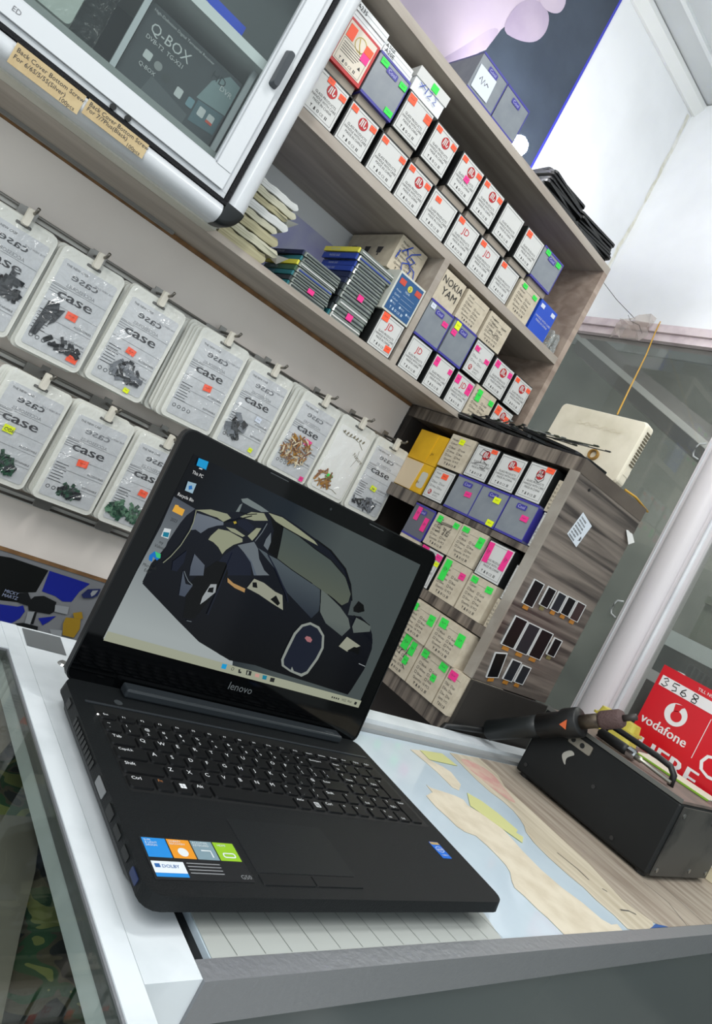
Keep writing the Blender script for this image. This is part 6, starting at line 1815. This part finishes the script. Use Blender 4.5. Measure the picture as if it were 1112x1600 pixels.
part('page', MB().prism([(-.044, -.075), (.030, -.075), (.030, .060), (-.044, .060)], .0003, .002), mat('leaflet_white', (222, 226, 206), .5), bk)
part('green_edge', MB().prism([(-.050, -.078), (-.0445, -.078), (-.0445, .060), (-.050, .060)], .0003, .003), mat('leaflet_green', (130, 176, 50), .5), bk)
sg = thing('till_sign', 'red mobile money till sign with white logo behind the soldering station', 'sign', (1.392, .61, ZCT))
RED = mat('sign_red', (206, 18, 34), 0.3)
part('plate', MB().box(0, .004, -.205, 0, .0002, .293), RED, sg)
sf = T(-.0003, 0, 0) @ YZ
SWH = mat('sign_white', (232, 228, 228), 0.45)
part('number_strip', MB().flat([(.007, .253), (.16, .253), (.16, .274), (.007, .274)], .0002, sf), SWH, sg)
mb = MB()
for s in ([(.012, .268), (.018, .272), (.022, .268), (.016, .264), (.023, .260), (.018, .255), (.011, .257)], [(.044, .271), (.033, .270), (.032, .264), (.040, .264), (.042, .258), (.034, .255)],
          [(.058, .270), (.052, .264), (.051, .258), (.057, .255), (.062, .259), (.058, .263), (.052, .261)], [(.082, .270), (.074, .271), (.073, .266), (.083, .260), (.082, .255), (.074, .255), (.074, .260), (.083, .266), (.082, .270)]):
    mb.ribbon(s, .0022, .0005, sf)
part('handwriting', mb, PEN, sg)
mb = MB()
for dx in (-.0005, 0, .0005):
    mb.text('vodafone', .007 + dx, .1735 + dx * .4, .026, sf, .0003 + dx * .02, sx=.97)
for dx in (-.0014, 0, .0014):
    mb.text('HERE', .020 + dx, .116, .048, sf, .0003 + dx * .02, sx=1.1)
mb.text('TILL NUMBER', .075, .280, .0085, sf, .0003).text('C', .130, .150, .06, sf, .0003)
mb.flat([(.118, .165), (.1192, .165), (.1192, .245), (.118, .245)], .0003, sf)
mb.flat(circ(.061, .2185, .0215, 32), .0003, sf)
part('lettering', mb, SWH, sg)
part('logo_drop', MB().flat(circ(.063, .216, .0105, 24), .0006, sf).flat([(.0545, .222), (.052, .2365), (.062, .2395), (.072, .240), (.066, .2345), (.064, .2265)][::-1], .0006, sf), RED, sg)

cbk = thing('cream_block', 'small cream block on the counter beside the soldering station end', 'block', (1.44, .37, ZCT + .0003), .1)
part('block', MB().prism(rr(-.03, -.03, .03, .03, .004), .0002, .022, inset=.001), mat('cream_block', (206, 198, 168), .5), cbk)
part('lid', MB().prism(rr(-.031, -.031, .031, .031, .004), .0222, .026), mat('pale_lid', (222, 220, 208), .5), cbk)

# ================================================================== inside the showcase
CAM = mat('camouflage_cloth', (60, 66, 52), 0.85)
nt = CAM.node_tree
tc = nt.nodes.new('ShaderNodeTexCoord')
vz = nt.nodes.new('ShaderNodeTexNoise')
vz.inputs['Scale'].default_value = 26
vz.inputs['Detail'].default_value = 1.5
vz.inputs['Distortion'].default_value = 1.2
rp = nt.nodes.new('ShaderNodeValToRGB')
rp.color_ramp.interpolation = 'CONSTANT'
rp.color_ramp.elements[0].color = rgb((34, 38, 40))
rp.color_ramp.elements[1].position = .42
rp.color_ramp.elements[1].color = rgb((78, 72, 58))
for ps_, c in ((.50, (44, 78, 52)), (.60, (122, 128, 74))):
    e = rp.color_ramp.elements.new(ps_)
    e.color = rgb(c)
nt.links.new(tc.outputs['Object'], vz.inputs['Vector'])
nt.links.new(vz.outputs['Fac'], rp.inputs[0])
nt.links.new(rp.outputs[0], nt.nodes['Principled BSDF'].inputs['Base Color'])
vs, fs = [], []
for j in range(14):
    for i in range(12):
        vs.append((-.20 + .45 * i / 11, .31 + .36 * j / 13, .008 + .006 * math.sin(i * 1.3 + j * .5) + .005 * math.sin(j * 1.1)))
for j in range(13):
    for i in range(11):
        a = j * 12 + i
        fs.append((a, a + 1, a + 13, a + 12))
tag(part('camouflage_cloth', MB().raw(vs, fs), CAM, None, smooth=True, loc=(.1, 0, ZCT - .0708)), 'folded camouflage cloth under the showcase glass', 'cloth')
KR = mat('brown_cardboard', (148, 134, 118), 0.8, noise=(12, (128, 114, 100), .3, .6))
cz = ZCT - .0505
tag(part('cardboard', MB().prism([(-.2, .67), (.295, .67), (.287, .640), (.256, .586), (.225, .53), (-.2, .53)], 0, .003), KR, None, loc=(0, 0, cz)), 'brown cardboard sheet at the back of the showcase', 'cardboard')
tag(part('cardboard', MB().prism([(-.2, .486), (.268, .489), (.252, .43), (.233, .378), (.21, .31), (-.2, .31)], 0, .003), mat('grey_cardboard', (112, 106, 98), 0.8), None, loc=(0, 0, cz)), 'grey brown cardboard at the front of the showcase', 'cardboard')
